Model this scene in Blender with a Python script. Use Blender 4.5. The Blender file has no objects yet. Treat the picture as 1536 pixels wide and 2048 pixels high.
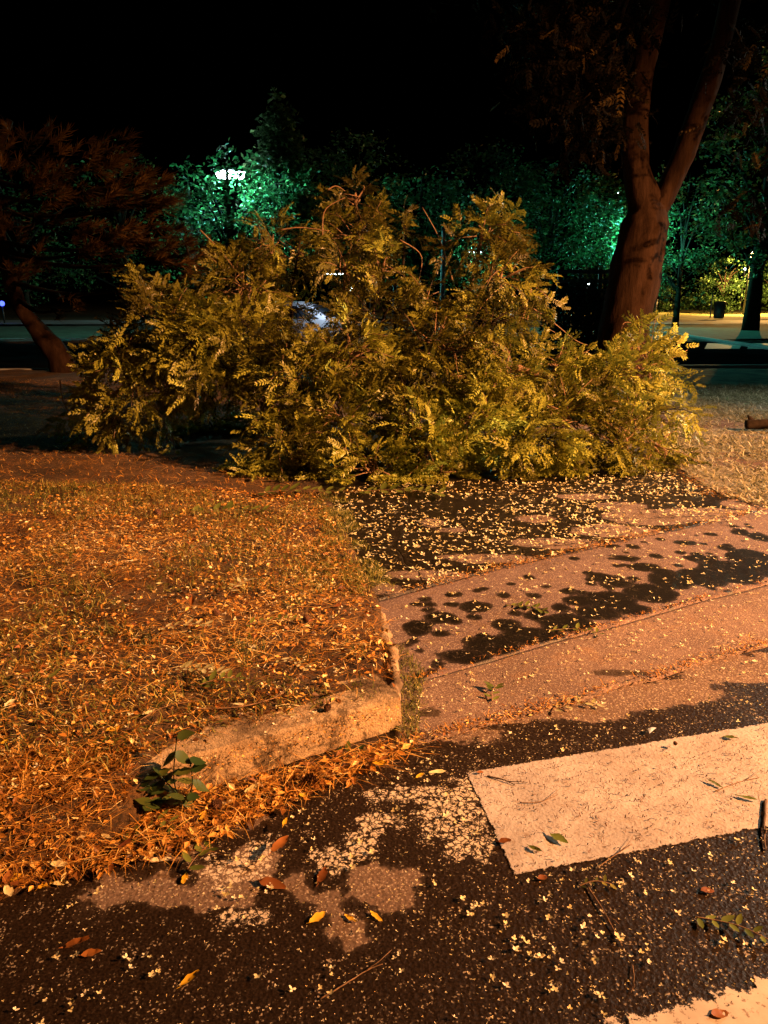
import bpy, math, random
import numpy as np
from mathutils import Vector, Matrix
random.seed(7)
rng = np.random.default_rng(11)
C = bpy.context.scene
COL = C.collection
R = math.radians

# ------------------------------------------------------------------ camera
F, HC, PITCH = 1500.0, 1.55, R(15.8)
cam = bpy.data.objects.new('camera', bpy.data.cameras.new('camera'))
COL.objects.link(cam)
cam.location = (0, 0, HC)
cam.rotation_euler = (math.pi/2 - PITCH, 0, 0)
cam.data.sensor_fit = 'VERTICAL'
cam.data.sensor_height = 36
cam.data.lens = 36*F/2048
cam.data.clip_end = 2000
cam.data.clip_start = 0.05
C.camera = cam
C.render.resolution_x, C.render.resolution_y = 768, 1024
# ------------------------------------------------------------------ world and exposure
W = bpy.data.worlds.new('World'); C.world = W; W.use_nodes = True
wn = W.node_tree
sky = wn.nodes.new('ShaderNodeTexSky'); sky.sky_type = 'NISHITA'; sky.sun_disc = False
sky.sun_elevation = R(-7); sky.sun_rotation = R(200)
wn.links.new(sky.outputs[0], wn.nodes['Background'].inputs[0])
wn.nodes['Background'].inputs[1].default_value = 0.06
C.view_settings.view_transform = 'Standard'; C.view_settings.look = 'None'
C.view_settings.exposure = 0.3; C.view_settings.gamma = 1.0

# ------------------------------------------------------------------ geometry helpers
FW = np.array([0, math.cos(PITCH), -math.sin(PITCH)]); UP = np.array([0, math.sin(PITCH), math.cos(PITCH)])
def ray(u, v):
    return FW + np.array([1., 0, 0])*((u-768)/F) + UP*((1024-v)/F)
def G(u, v, z=0.0):                     # the point at height z seen where the photo shows (u, v)
    d = ray(u, v); t = (z-HC)/d[2]
    return np.array([0, 0, HC]) + d*t
def D(u, v, y):                         # the point y metres ahead
    d = ray(u, v); return np.array([0, 0, HC]) + d*(y/d[1])
def proj(P):
    P = np.asarray(P, float) - np.array([0, 0, HC])
    w = P@FW; w = np.where(w < .05, .05, w)
    return 768+F*P[..., 0]/w, 1024-F*(P@UP)/w
def inpoly(u, v, poly):
    ins = np.zeros(np.shape(u), bool); n = len(poly)
    for i in range(n):
        x1, y1 = poly[i]; x2, y2 = poly[(i+1) % n]
        c = ((y1 > v) != (y2 > v)) & (u < (x2-x1)*(v-y1)/((y2-y1) or 1e-9)+x1)
        ins ^= c
    return ins
def hash2(i, j, s=0):
    n = (i*374761393 + j*668265263 + s*974711) & 0xffffffff
    n = ((n ^ (n >> 13))*1274126177) & 0xffffffff
    return ((n ^ (n >> 16)) & 0xffff)/65535.
def vnoise(x, y, s=0):
    i = np.floor(x).astype(np.int64); j = np.floor(y).astype(np.int64)
    fx = x-i; fy = y-j; fx = fx*fx*(3-2*fx); fy = fy*fy*(3-2*fy)
    a = hash2(i, j, s); b = hash2(i+1, j, s); c = hash2(i, j+1, s); d = hash2(i+1, j+1, s)
    return (a*(1-fx)+b*fx)*(1-fy)+(c*(1-fx)+d*fx)*fy - .5
def fbm(x, y, s=0, o=4):
    r = 0
    for k in range(o): r = r + vnoise(x*2**k, y*2**k, s+k)/2**k
    return r
def mesh(name, V, Fc, attrs=None, smooth=True):
    V = np.asarray(V, np.float32); me = bpy.data.meshes.new(name)
    me.vertices.add(len(V)); me.vertices.foreach_set('co', V.ravel())
    if isinstance(Fc, np.ndarray):
        n, k = Fc.shape
        me.loops.add(n*k); me.loops.foreach_set('vertex_index', Fc.astype(np.int32).ravel())
        me.polygons.add(n); me.polygons.foreach_set('loop_start', np.arange(0, n*k, k, dtype=np.int32))
    else:
        tot = sum(len(f) for f in Fc); me.loops.add(tot)
        me.loops.foreach_set('vertex_index', np.array([i for f in Fc for i in f], np.int32))
        me.polygons.add(len(Fc)); me.polygons.foreach_set('loop_start', np.cumsum([0]+[len(f) for f in Fc])[:-1].astype(np.int32))
    me.update(calc_edges=True)
    if attrs:
        for k, a in attrs.items():
            at = me.attributes.new(k, 'FLOAT', 'POINT'); at.data.foreach_set('value', np.asarray(a, np.float32))
    me.polygons.foreach_set('use_smooth', [smooth]*len(me.polygons)); me.validate(); return me
def link(name, me, m, parent=None):
    o = bpy.data.objects.new(name, me); COL.objects.link(o)
    if m: me.materials.clear(); me.materials.append(m)
    if parent: o.parent = parent
    return o
def tag(o, label=None, cat=None, group=None, kind=None):
    if label: o['label'] = label
    if cat: o['category'] = cat
    if group: o['group'] = group
    if kind: o['kind'] = kind
    return o
def empty(name, loc, rz=0, **k):
    o = bpy.data.objects.new(name, None); COL.objects.link(o); o.location = tuple(float(c) for c in loc); o.rotation_euler = (0, 0, rz)
    o.empty_display_size = .1
    return tag(o, **k)
class MB:                                # collects shapes into one mesh
    def __init__(s): s.V = []; s.F = []; s.n = 0; s.A = []
    def add(s, V, Fc, a=0.0):
        V = np.asarray(V, float); s.V.append(V); s.F += [tuple(int(i)+s.n for i in f) for f in Fc]
        s.A.append(np.full(len(V), a) if np.isscalar(a) else a); s.n += len(V); return s
    def box(s, c, d, rot=0, a=0.0, taper=1):
        x, y, z = np.array(d)/2; q = np.array([[i*x, j*y, k*z] for k in (-1, 1) for j in (-1, 1) for i in (-1, 1)], float)
        q[4:, :2] *= taper
        cr, sr = math.cos(rot), math.sin(rot); q = q@np.array([[cr, sr, 0], [-sr, cr, 0], [0, 0, 1]]) + c
        return s.add(q, [(0, 2, 3, 1), (4, 5, 7, 6), (0, 1, 5, 4), (2, 6, 7, 3), (0, 4, 6, 2), (1, 3, 7, 5)], a)
    def tube(s, P, r, n=8, a=0.0, rough=0, seed=0):
        P = np.array(P, float); m = len(P); r = np.full(m, r) if np.isscalar(r) else np.array(r, float)
        T = np.gradient(P, axis=0); T /= np.linalg.norm(T, axis=1)[:, None]+1e-9
        ref = np.array([0, 0, 1.]) if abs(T[0, 2]) < .9 else np.array([1., 0, 0]); V = []
        A = np.cross(T[0], ref); A /= np.linalg.norm(A)
        for i in range(m):
            A = A - T[i]*(A@T[i]); A /= np.linalg.norm(A)+1e-9; B = np.cross(T[i], A)
            th = np.arange(n)/n*2*math.pi
            rr = r[i]*(1+(rough*fbm(np.cos(th)*2.2+5+seed, np.sin(th)*2.2+i*.22, 3) if rough else 0))
            V.append(P[i] + np.outer(np.cos(th)*rr, A) + np.outer(np.sin(th)*rr, B))
        V = np.concatenate(V); Fc = []
        for i in range(m-1):
            for j in range(n):
                k = (j+1) % n; Fc.append((i*n+j, i*n+k, (i+1)*n+k, (i+1)*n+j))
        Fc.append(tuple(range(n-1, -1, -1))); Fc.append(tuple((m-1)*n+j for j in range(n)))
        return s.add(V, Fc, a)
    def build(s, name, m, parent=None, smooth=True, off=None):
        V = np.concatenate(s.V)
        if off is not None: V = V - np.array(off)
        return link(name, mesh(name, V, s.F, {'rnd': np.concatenate(s.A)}, smooth), m, parent)
def spline(P, n):
    P = np.array(P, float); k = len(P); out = []
    for t in np.linspace(0, k-1, n):
        i = min(int(t), k-2); f = t-i
        p0, p1, p2, p3 = P[max(i-1, 0)], P[i], P[i+1], P[min(i+2, k-1)]
        out.append(.5*((2*p1)+(-p0+p2)*f+(2*p0-5*p1+4*p2-p3)*f*f+(-p0+3*p1-3*p2+p3)*f**3))
    return np.array(out)
def unit(a): return a/(np.linalg.norm(a, axis=-1, keepdims=True)+1e-9)
def instances(TV, TF, pos, X, Z, sc):    # copies of a small template shape inside one mesh
    X = unit(X); Z = unit(Z - X*np.sum(X*Z, 1, keepdims=True)); Y = np.cross(Z, X)
    M = np.stack([X, Y, Z], 1)*np.asarray(sc)[:, None, None] if np.ndim(sc) == 1 else np.stack([X, Y, Z], 1)*sc[:, :, None]
    V = np.einsum('vk,nkc->nvc', TV, M) + pos[:, None, :]
    Fc = TF[None] + (np.arange(len(pos))*len(TV))[:, None, None]
    return V.reshape(-1, 3), Fc.reshape(-1, TF.shape[1])
def rvec(n): return unit(rng.normal(size=(n, 3)))

# ------------------------------------------------------------------ material helpers
class N:
    def __init__(s, name):
        s.m = bpy.data.materials.new(name); s.m.use_nodes = True; s.t = s.m.node_tree
        s.b = s.t.nodes['Principled BSDF']; s.out = s.t.nodes['Material Output']
    def n(s, ty, ins=None, **k):
        nd = s.t.nodes.new(ty)
        for a, v in k.items(): setattr(nd, a, v)
        if ins:
            for a, v in ins.items(): s.put(nd.inputs[a], v)
        return nd
    def put(s, sock, v):
        if isinstance(v, bpy.types.NodeSocket): s.t.links.new(v, sock)
        else:
            if isinstance(v, (tuple, list)) and len(v) == 3 and sock.type == 'RGBA': v = (*v, 1)
            sock.default_value = v
    def co(s): return s.n('ShaderNodeTexCoord').outputs['Object']
    def map(s, v, sc): return s.n('ShaderNodeMapping', {'Vector': v, 'Scale': sc}).outputs[0]
    def attr(s, a): return s.n('ShaderNodeAttribute', attribute_name=a).outputs['Fac']
    def noise(s, sc, det=4, ro=.6, v=None): return s.n('ShaderNodeTexNoise', {'Vector': v or s.co(), 'Scale': sc, 'Detail': det, 'Roughness': ro}).outputs['Fac']
    def vor(s, sc, out='Distance', feat='F1', v=None): return s.n('ShaderNodeTexVoronoi', {'Vector': v or s.co(), 'Scale': sc}, feature=feat).outputs[out]
    def mth(s, op, a, b=0.0, c=0.0):
        nd = s.n('ShaderNodeMath', operation=op); s.put(nd.inputs[0], a); s.put(nd.inputs[1], b); s.put(nd.inputs[2], c); return nd.outputs[0]
    def step(s, x, a, b, lo=0.0, hi=1.0): return s.n('ShaderNodeMapRange', {'Value': x, 'From Min': a, 'From Max': b, 'To Min': lo, 'To Max': hi}, interpolation_type='SMOOTHSTEP').outputs[0]
    def mix(s, f, a, b, mode='MIX'):
        nd = s.n('ShaderNodeMix', data_type='RGBA', blend_type=mode); s.put(nd.inputs[0], f); s.put(nd.inputs[6], a); s.put(nd.inputs[7], b); return nd.outputs[2]
    def ramp(s, f, stops):
        nd = s.n('ShaderNodeValToRGB', {'Fac': f}); e = nd.color_ramp.elements
        while len(e) < len(stops): e.new(.5)
        for el, (p, c) in zip(e, stops): el.position = p; el.color = (*c, 1)
        return nd.outputs[0]
    def bump(s, h, st=.3, dist=.01): s.put(s.b.inputs['Normal'], s.n('ShaderNodeBump', {'Height': h, 'Strength': st, 'Distance': dist}).outputs[0])
    def set(s, **k):
        for a, v in k.items(): s.put(s.b.inputs[a.replace('_', ' ')], v)
        return s
def plain(name, col, rough=.7, var=.25, sc=8, bump=.2, metal=0.0):
    s = N(name); z = s.noise(sc, 5)
    s.set(Base_Color=s.mix(s.step(z, .3, .7), tuple(c*(1-var) for c in col), tuple(min(1, c*(1+var)) for c in col)), Roughness=rough, Metallic=metal)
    if bump: s.bump(s.noise(sc*4, 4), bump, .01)
    return s.m
def leafmat(name, stops, trans=.35, rough=.45, spec=.35):
    s = N(name); c = s.ramp(s.attr('rnd'), stops)
    s.set(Base_Color=c, Roughness=rough); s.b.inputs['Specular IOR Level'].default_value = spec
    tr = s.n('ShaderNodeBsdfTranslucent', {'Color': c}); mx = s.n('ShaderNodeMixShader', {0: trans, 1: s.b.outputs[0], 2: tr.outputs[0]})
    s.t.links.new(mx.outputs[0], s.out.inputs[0]); return s.m
def glow(name, col, st):
    s = N(name); s.set(Base_Color=(.02, .02, .02), Emission_Color=col, Emission_Strength=st); return s.m
def wetmat(name, dryA, dryB, wetc, grain=180, bumpst=.5, fleck=(.5, .42, .33), flk=.0, wob=.05, dirt=(.10, .06, .035), paint=False, cracks=0.0):
    # 'wet' attribute: >0 where water has soaked the surface
    s = N(name); co = s.co()
    big = s.noise(2.2, 5, .6); mid = s.noise(14, 5, .65); fine = s.noise(grain, 3, .7)
    w = s.mth('ADD', s.attr('wet'), s.mth('ADD', s.mth('MULTIPLY', s.mth('SUBTRACT', mid, .5), .06), s.mth('MULTIPLY', s.mth('SUBTRACT', s.noise(5, 4, .6), .5), wob)))
    wet = s.mth('ADD', s.mth('MULTIPLY', s.step(w, -.003, .006), .72), s.mth('MULTIPLY', s.step(w, -.022, .03), .28))
    dry = s.mix(s.step(big, .35, .65), dryA, dryB)
    dry = s.mix(s.step(fine, .42, .62, 0, .45), dry, tuple(c*.45 for c in dryA))
    dry = s.mix(s.step(s.noise(6, 6, .7), .52, .68, 0, .7), dry, dirt)
    vr = s.vor(grain*1.5, 'Color'); g = s.n('ShaderNodeSeparateColor', {0: vr}).outputs[0]
    dry = s.mix(s.step(g, .86, .9, 0, .55), dry, fleck)
    wc = s.mix(s.step(fine, .4, .65), tuple(c*.6 for c in wetc), tuple(c*1.5 for c in wetc))
    wc = s.mix(s.mth('MULTIPLY', s.step(g, .93-flk*.12, .95-flk*.12, 0, .25+flk), s.step(s.noise(17, 5, .75), .47, .62)), wc, fleck)
    col = s.mix(wet, dry, wc)
    rgh = s.mth('ADD', s.mth('MULTIPLY', wet, -.42), s.mth('ADD', s.mth('MULTIPLY', mid, .12), .78))
    h = s.mth('ADD', s.mth('MULTIPLY', s.vor(grain*.55), .6), s.mth('MULTIPLY', fine, .5))
    if cracks:
        ck = s.vor(1.3, 'Distance', 'DISTANCE_TO_EDGE', s.mix(.12, co, s.n('ShaderNodeTexNoise', {'Vector': co, 'Scale': 3.0, 'Detail': 5.0}).outputs['Color'], 'ADD'))
        cm = s.step(ck, .0, cracks, 1, 0); col = s.mix(s.mth('MULTIPLY', cm, .85), col, (.012, .008, .006)); h = s.mth('SUBTRACT', h, s.mth('MULTIPLY', cm, 2.0))
    if paint:                            # remains of old crossing paint, worn to flakes
        pn = s.mth('ADD', s.attr('paint'), s.mth('MULTIPLY', s.mth('SUBTRACT', s.noise(15, 6, .75), .5), .75))
        dco = s.mix(.035, co, s.n('ShaderNodeTexNoise', {'Vector': co, 'Scale': 28.0, 'Detail': 4.0}).outputs['Color'], 'ADD')
        vc = s.mth('MULTIPLY', s.step(s.vor(48, 'Distance', 'DISTANCE_TO_EDGE', dco), .03, .12), s.step(s.noise(55, 4, .7), .56, .50))
        pm = s.mth('MULTIPLY', s.step(pn, .0, .03), vc)
        col = s.mix(s.mth('MULTIPLY', pm, .9), col, (.60, .54, .46)); rgh = s.mth('ADD', rgh, s.mth('MULTIPLY', pm, .3))
    s.set(Base_Color=col, Roughness=rgh); s.b.inputs['Specular IOR Level'].default_value = .22
    s.bump(h, bumpst, .004); return s.m

M = {}
M['road'] = wetmat('wet asphalt', (.13, .088, .07), (.17, .12, .095), (.017, .0105, .007), 150, .8, flk=.35, wob=.26, paint=True)
M['path'] = wetmat('path asphalt', (.125, .09, .078), (.17, .122, .108), (.009, .0065, .005), 130, .6, wob=.08, cracks=.012)
M['slab'] = wetmat('pavement slab', (.115, .082, .082), (.155, .11, .108), (.007, .0055, .0045), 170, .4)
M['apron'] = wetmat('kerb concrete', (.135, .094, .082), (.19, .132, .112), (.05, .035, .025), 190, .6, dirt=(.20, .12, .07))
s = N('old kerb stone'); c = s.mix(s.step(s.noise(5, 6, .7), .35, .65), (.24, .17, .10), (.48, .37, .24))
c = s.mix(s.step(s.noise(2.4, 5, .7, s.map(s.co(), (1, 1, .35))), .5, .62, 0, .8), c, (.07, .045, .025))
s.set(Base_Color=s.mix(s.step(s.noise(120, 3), .5, .7, 0, .5), c, (.10, .07, .04)), Roughness=.9)
s.bump(s.mth('ADD', s.noise(22, 6, .75), s.mth('MULTIPLY', s.noise(150, 3), .3)), .9, .02); M['kerb'] = s.m; _k = s.n('ShaderNodeTexNoise', {'Vector': s.co(), 'Scale': 9.0, 'Detail': 7.0, 'Roughness': .75}).outputs['Fac']; s.set(Base_Color=s.mix(s.step(_k, .50, .60, 0, .85), s.b.inputs['Base Color'].links[0].from_socket, (.055, .035, .016)))
s = N('verge soil'); c = s.ramp(s.noise(3, 6, .7), [(.3, (.05, .026, .010)), (.5, (.12, .062, .022)), (.7, (.24, .13, .045))])
c = s.mix(s.step(s.noise(60, 4, .8), .45, .62), c, (.035, .02, .008)); s.set(Base_Color=s.mix(s.step(s.noise(2.2, 6, .75), .50, .60, 0, .75), c, (.03, .016, .008)), Roughness=.95); s.bump(s.noise(45, 6, .8), 1.0, .03); M['soil'] = s.m
s = N('right verge soil'); c = s.ramp(s.noise(1.2, 6, .7), [(.38, (.11, .05, .032)), (.47, (.17, .115, .08)), (.58, (.28, .26, .18))])
c = s.mix(s.step(s.noise(60, 4, .8), .45, .62, 0, .7), c, (.07, .045, .03)); s.set(Base_Color=c, Roughness=.95); s.bump(s.noise(40, 6, .8), 1.0, .03); M['soil_right'] = s.m
M['ground'] = plain('park ground', (.05, .06, .03), .95, .5, 1.5, .6)
M['far_road'] = plain('far road asphalt', (.010, .011, .013), 1.0, .3, 3, .3); M['far_road'].node_tree.nodes['Principled BSDF'].inputs['Specular IOR Level'].default_value = 0.0
M['far_lawn'] = plain('far lawn', (.22, .23, .08), .95, .4, .8, .5)
M['far_kerb'] = plain('far kerb', (.30, .31, .32), .8, .15, 4, .2)
M['far_reflection'] = plain('far reflection tone', (.75, .72, .65), .7, .1, 4, .1)
s = N('crossing paint'); z = s.noise(7, 6, .65); c = s.mix(s.step(z, .3, .7), (.31, .29, .30), (.46, .44, .46))
c = s.mix(s.step(s.noise(38, 6, .75), .54, .66, 0, .6), c, (.20, .14, .10)); c = s.mix(s.step(s.noise(3.2, 6, .7), .46, .66, 0, .4), c, (.24, .19, .16))
c = s.mix(s.step(s.noise(130, 3, .7, s.map(s.co(), (.5, 1.2, 1))), .63, .70, 0, .8), c, (.12, .08, .05))
s.set(Base_Color=c, Roughness=.75); a = s.step(s.mth('ADD', s.attr('rim'), s.mth('MULTIPLY', s.mth('SUBTRACT', s.noise(38, 6, .8), .56), .05)), -.001, .001)
hl = s.step(s.mth('ADD', s.noise(85, 5, .8), s.mth('MULTIPLY', s.noise(3, 4, .6), .35)), .865, .84); s.set(Alpha=s.mth('MULTIPLY', a, hl))
s.bump(s.mth('ADD', s.noise(160, 4, .7), s.mth('MULTIPLY', s.vor(90), .6)), .5, .004); M['paint'] = s.m
# the ragged stripe shares the paint but is flaked along its rim
s = N('ragged crossing paint'); z = s.noise(7, 6, .65); c = s.mix(s.step(z, .3, .7), (.42, .38, .35), (.58, .54, .51))
c = s.mix(s.step(s.noise(48, 5, .7), .56, .64, 0, .8), c, (.16, .10, .07)); s.set(Base_Color=c, Roughness=.75)
a = s.step(s.mth('ADD', s.attr('rim'), s.mth('MULTIPLY', s.mth('SUBTRACT', s.noise(22, 5, .75), .5), .16)), .02, .03)
a = s.mth('MULTIPLY', a, s.step(s.noise(30, 4, .7), .66, .64))
s.set(Alpha=a); M['ragged'] = s.m
s = N('tree bark'); co = s.co(); st = s.noise(7, 6, .7, s.map(co, (1, 1, .22)))
s.set(Base_Color=s.ramp(st, [(.3, (.012, .0065, .004)), (.5, (.025, .0135, .008)), (.7, (.048, .027, .017))]), Roughness=.9)
s.bump(s.mth('ADD', st, s.mth('MULTIPLY', s.noise(40, 4, .7, s.map(co, (1, 1, .3))), .4)), .8, .025); s.b.inputs['Specular IOR Level'].default_value = .04; M['bark'] = s.m
M['bark_dark'] = plain('dark bark', (.022, .016, .012), .95, .4, 9, .8); M['bark_dark'].node_tree.nodes['Principled BSDF'].inputs['Specular IOR Level'].default_value = .05
M['twig'] = plain('twig wood', (.20, .12, .065), .8, .3, 30, .3)
M['twig_dark'] = plain('dark twig', (.06, .035, .02), .8, .3, 30, .3)
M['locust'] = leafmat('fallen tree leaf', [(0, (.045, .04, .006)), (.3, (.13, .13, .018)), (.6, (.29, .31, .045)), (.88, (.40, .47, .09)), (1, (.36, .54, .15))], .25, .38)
M['crown'] = leafmat('tree leaf', [(0, (.002, .0015, .0006)), (.8, (.004, .003, .001)), (1, (.07, .045, .014))], .3, .6, .03)  # near-black leaves hold the crown's shade, few pale ones its lit clumps
M['teal'] = leafmat('park tree leaf', [(0, (.012, .03, .01)), (.55, (.03, .075, .025)), (.85, (.07, .15, .05)), (1, (.22, .36, .14))], .4, .5, .12)
M['needle_green'] = leafmat('pine needle', [(0, (.03, .017, .006)), (.6, (.075, .042, .012)), (1, (.16, .085, .025))], .12, .7, .05)
M['litter'] = leafmat('dry needle litter', [(0, (.05, .02, .006)), (.3, (.24, .095, .016)), (.55, (.55, .27, .045)), (.85, (.88, .56, .15)), (1, (.90, .78, .42))], .1, .6)
M['grass'] = leafmat('dry grass', [(0, (.03, .04, .008)), (.5, (.14, .16, .03)), (.85, (.40, .36, .09)), (1, (.7, .56, .24))], .25, .6)
M['grass_right'] = leafmat('pale grass', [(0, (.11, .11, .05)), (.5, (.24, .23, .13)), (1, (.62, .58, .42))], .25, .6)
M['petal'] = leafmat('cream petal', [(0, (.60, .50, .22)), (.4, (.80, .74, .42)), (1, (.93, .90, .72))], .2, .6)
M['yellow'] = leafmat('yellow leaf', [(0, (.62, .36, .02)), (1, (.78, .52, .04))], .15, .5)
M['brown'] = leafmat('brown leaf', [(0, (.10, .028, .010)), (1, (.38, .15, .035))], .1, .5)
M['green'] = leafmat('green leaflet', [(0, (.07, .10, .02)), (1, (.20, .25, .06))], .2, .4)
M['pale'] = leafmat('pale leaflet underside', [(0, (.34, .34, .16)), (1, (.55, .56, .36))], .2, .4)
M['weed'] = leafmat('weed leaf', [(0, (.012, .035, .012)), (.5, (.04, .075, .02)), (1, (.12, .14, .03))], .25, .4)
M['cone'] = plain('pine cone scale', (.10, .04, .018), .8, .5, 60, .5)
M['steel'] = plain('galvanised steel', (.30, .32, .34), .5, .15, 6, .1, .4)
M['dark_metal'] = plain('dark painted metal', (.03, .035, .04), .5, .2, 6, .1)
M['wood'] = plain('weathered fence board', (.10, .12, .13), .8, .3, 10, .4)
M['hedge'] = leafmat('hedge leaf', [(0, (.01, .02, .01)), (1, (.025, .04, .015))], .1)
M['car_paint'] = plain('silver car paint', (.42, .45, .50), .3, .05, 3, 0, .5)
M['car_dark'] = plain('dark car paint', (.03, .035, .05), .3, .05, 3, 0, .3)
M['glass'] = plain('car glass', (.012, .015, .02), .08, .05, 3, 0)
M['rubber'] = plain('tyre rubber', (.02, .02, .02), .85, .2, 20, .2)
M['cool_glow'] = glow('cool lamp lens', (.75, .95, 1.0), 14)
M['glare'] = glow('glaring lamp lens', (.70, .86, 1.0), 40)
M['amber_glow'] = glow('amber lamp lens', (1.0, .52, .12), 8)
M['yellow_glow'] = glow('yellow signal lens', (1.0, .72, .15), 4)
M['red_glow'] = glow('tail light lens', (1.0, .04, .03), 4)
M['head_glow'] = glow('headlight lens', (.8, .9, 1.0), 6)
M['blue_glow'] = glow('blue sign lens', (.05, .08, 1.0), 4)
M['scrap'] = plain('blue wrapper', (.35, .45, .65), .3, .2, 30, .2)

# ------------------------------------------------------------------ lamps (each light hangs on a post; the one by the silver car is added)
def make_lamp(base, h, head_dir, col, watts, lens, label, arm=1.4, spot=None, aim=None, radius=.12, drop=.035):
    root = empty('street_lamp', base, label=label, cat='street lamp')
    MB().tube([(0, 0, 0), (0, 0, h*.5), (0, 0, h)], [.09, .075, .055], 10).build('pole', M['dark_metal' if base[1] > 20 else 'steel'], root)
    d = np.array([math.cos(head_dir), math.sin(head_dir), 0])
    MB().tube(spline([(0, 0, h-.05), d*arm*.4+[0, 0, h+.12], d*arm+[0, 0, h+.18]], 8), .035, 8).build('arm', M['steel'], root)
    hd = MB(); e = d*(arm+.25)+[0, 0, h+.2]; hd.box(e, (.62, .26, .10), head_dir, taper=.8); head = hd.build('lamp_head', M['dark_metal'], root, False)
    MB().box(e+[0, 0, -.05-drop/2], (.50, .22 if drop < .2 else 1.0, drop*.7), head_dir+(0 if drop < .2 else .25), taper=1.2).build('lens', lens, head, False)  # deep lenses are widened to stand in for the lamp's glare
    L = bpy.data.lights.new('street_light', 'SPOT' if spot else 'POINT'); L.color = col; L.energy = watts; L.shadow_soft_size = radius
    lo = bpy.data.objects.new('street_light', L); COL.objects.link(lo); lo.parent = root; lo.location = tuple(e+[0, 0, -.25])
    if spot:
        L.spot_size = spot; L.spot_blend = .9
        q = Vector(aim)-(Vector([float(c) for c in base])+Vector([float(c) for c in (e+[0, 0, -.25])]))
        lo.rotation_euler = q.to_track_quat('-Z', 'Y').to_euler()
    return root
make_lamp((12.9, .2, 0), 6.0, R(170), (1.0, .41, .135), 29000, M['amber_glow'], 'tall steel street lamp with an amber head by the near road', spot=R(65), aim=(2.3, 5.4, .2), arm=2.0)
make_lamp((15.5, 12.5, 0), 6.5, R(180), (.92, .95, .76), 3900, M['cool_glow'], 'steel street lamp with a pale head beside the right verge', spot=R(64), aim=(6.0, 8.3, 0))
LP = {}
p = D(462, 345, 33); make_lamp((p[0], p[1]+2.85, 0), p[2]-.1, -math.pi/2, (.16, 1.0, .86), 7500, M['glare'], 'tall street lamp glaring through the tree crowns at upper left', arm=2.6, radius=.2, drop=.3)
p = D(478, 486, 60); make_lamp((p[0], p[1]+.95, 0), p[2]-.1, -math.pi/2, (.5, 1.0, .9), 900, M['glare'], 'far street lamp, a small white point just above the fallen crown', arm=.7)
p = D(1262, 470, 45.5); make_lamp((p[0], p[1]+.95, 0), p[2], -math.pi/2, (.12, 1.0, .78), 2300, M['cool_glow'], 'street lamp behind the forked trunk lighting the crowns green', arm=.7, drop=.1)
p = D(1500, 520, 78); make_lamp((p[0], p[1], 0), 6.0, 0, (1.0, .50, .12), 26000, M['amber_glow'], 'far amber street lamp over the bright lawn at right', arm=.7)
p = D(905, 585, 38); make_lamp((p[0]+2, p[1], 0), 3.6, math.pi, (.2, 1.0, .85), 500, M['cool_glow'], 'low street lamp behind the middle of the fallen crown', arm=.7)

# ------------------------------------------------------------------ ground, roads, pavement
def ext(P, dl=0, dr=0):
    P = [np.array(p) for p in P]
    if dl: P = [P[0]-unit(P[1]-P[0])*dl] + P
    if dr: P = P + [P[-1]+unit(P[-1]-P[-2])*dr]
    return P
def resample(P, ss):
    P = np.array(P); L = np.concatenate([[0], np.cumsum(np.linalg.norm(np.diff(P, axis=0), axis=1))]); L /= L[-1]
    return np.stack([np.interp(ss, L, P[:, k]) for k in range(3)], 1)
def loft(rows, nu, nvs, zf=None, us=None):
    us = np.linspace(0, 1, nu) if us is None else us; nu = len(us)
    rs = [resample(r, us) for r in rows]; out = [rs[0][None]]
    for a, b, nv in zip(rs[:-1], rs[1:], nvs):
        t = np.linspace(0, 1, nv+1)[1:, None, None]; out.append(a*(1-t)+b*t)
    V = np.concatenate(out); nr = len(V); V = V.reshape(-1, 3)
    if zf is not None: V[:, 2] += zf(V)
    i, j = np.meshgrid(np.arange(nr-1), np.arange(nu-1), indexing='ij'); b = (i*nu+j).ravel()
    return V, np.stack([b, b+1, b+nu+1, b+nu], 1), nr, nu
def skirt(V, Fc, nr, nu, depth=.15):
    idx = np.concatenate([np.arange(nu), nu-1+nu*np.arange(1, nr), (nr-1)*nu+np.arange(nu-2, -1, -1), nu*np.arange(nr-2, 0, -1)])
    W_ = V[idx].copy(); W_[:, 2] -= depth; n = len(V); k = len(idx); a = np.arange(k); b = (a+1) % k
    return np.concatenate([V, W_]), np.concatenate([Fc, np.stack([idx[b], idx[a], n+a, n+b], 1)]), idx
def blobs(V, lst, norm=0):                       # signed field (metres, positive inside) of ellipses given at photo spots
    r = np.full(len(V), -1.0)
    for (u, v, ru, rv) in lst:
        c = G(u, v); rx = abs(G(u+ru, v)[0]-c[0]); ry = (G(u, v-rv)-G(u, v+rv))[1]/2
        d = np.hypot((V[:, 0]-c[0])/rx, (V[:, 1]-c[1])/ry)
        r = np.maximum(r, (1-d)*(norm or min(rx, ry)))
    return r

# base sheet to the horizon
V = np.array([[x, y, 0] for y in (-400, -20, 16.5, 60, 900) for x in (-900, -40, 40, 900)], float); V[:, 2] = -.03
tag(link('ground', mesh('ground', V, np.array([[i*4+j, i*4+j+1, i*4+j+5, i*4+j+4] for i in range(4) for j in range(3)])), M['ground']), kind='structure')

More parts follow.
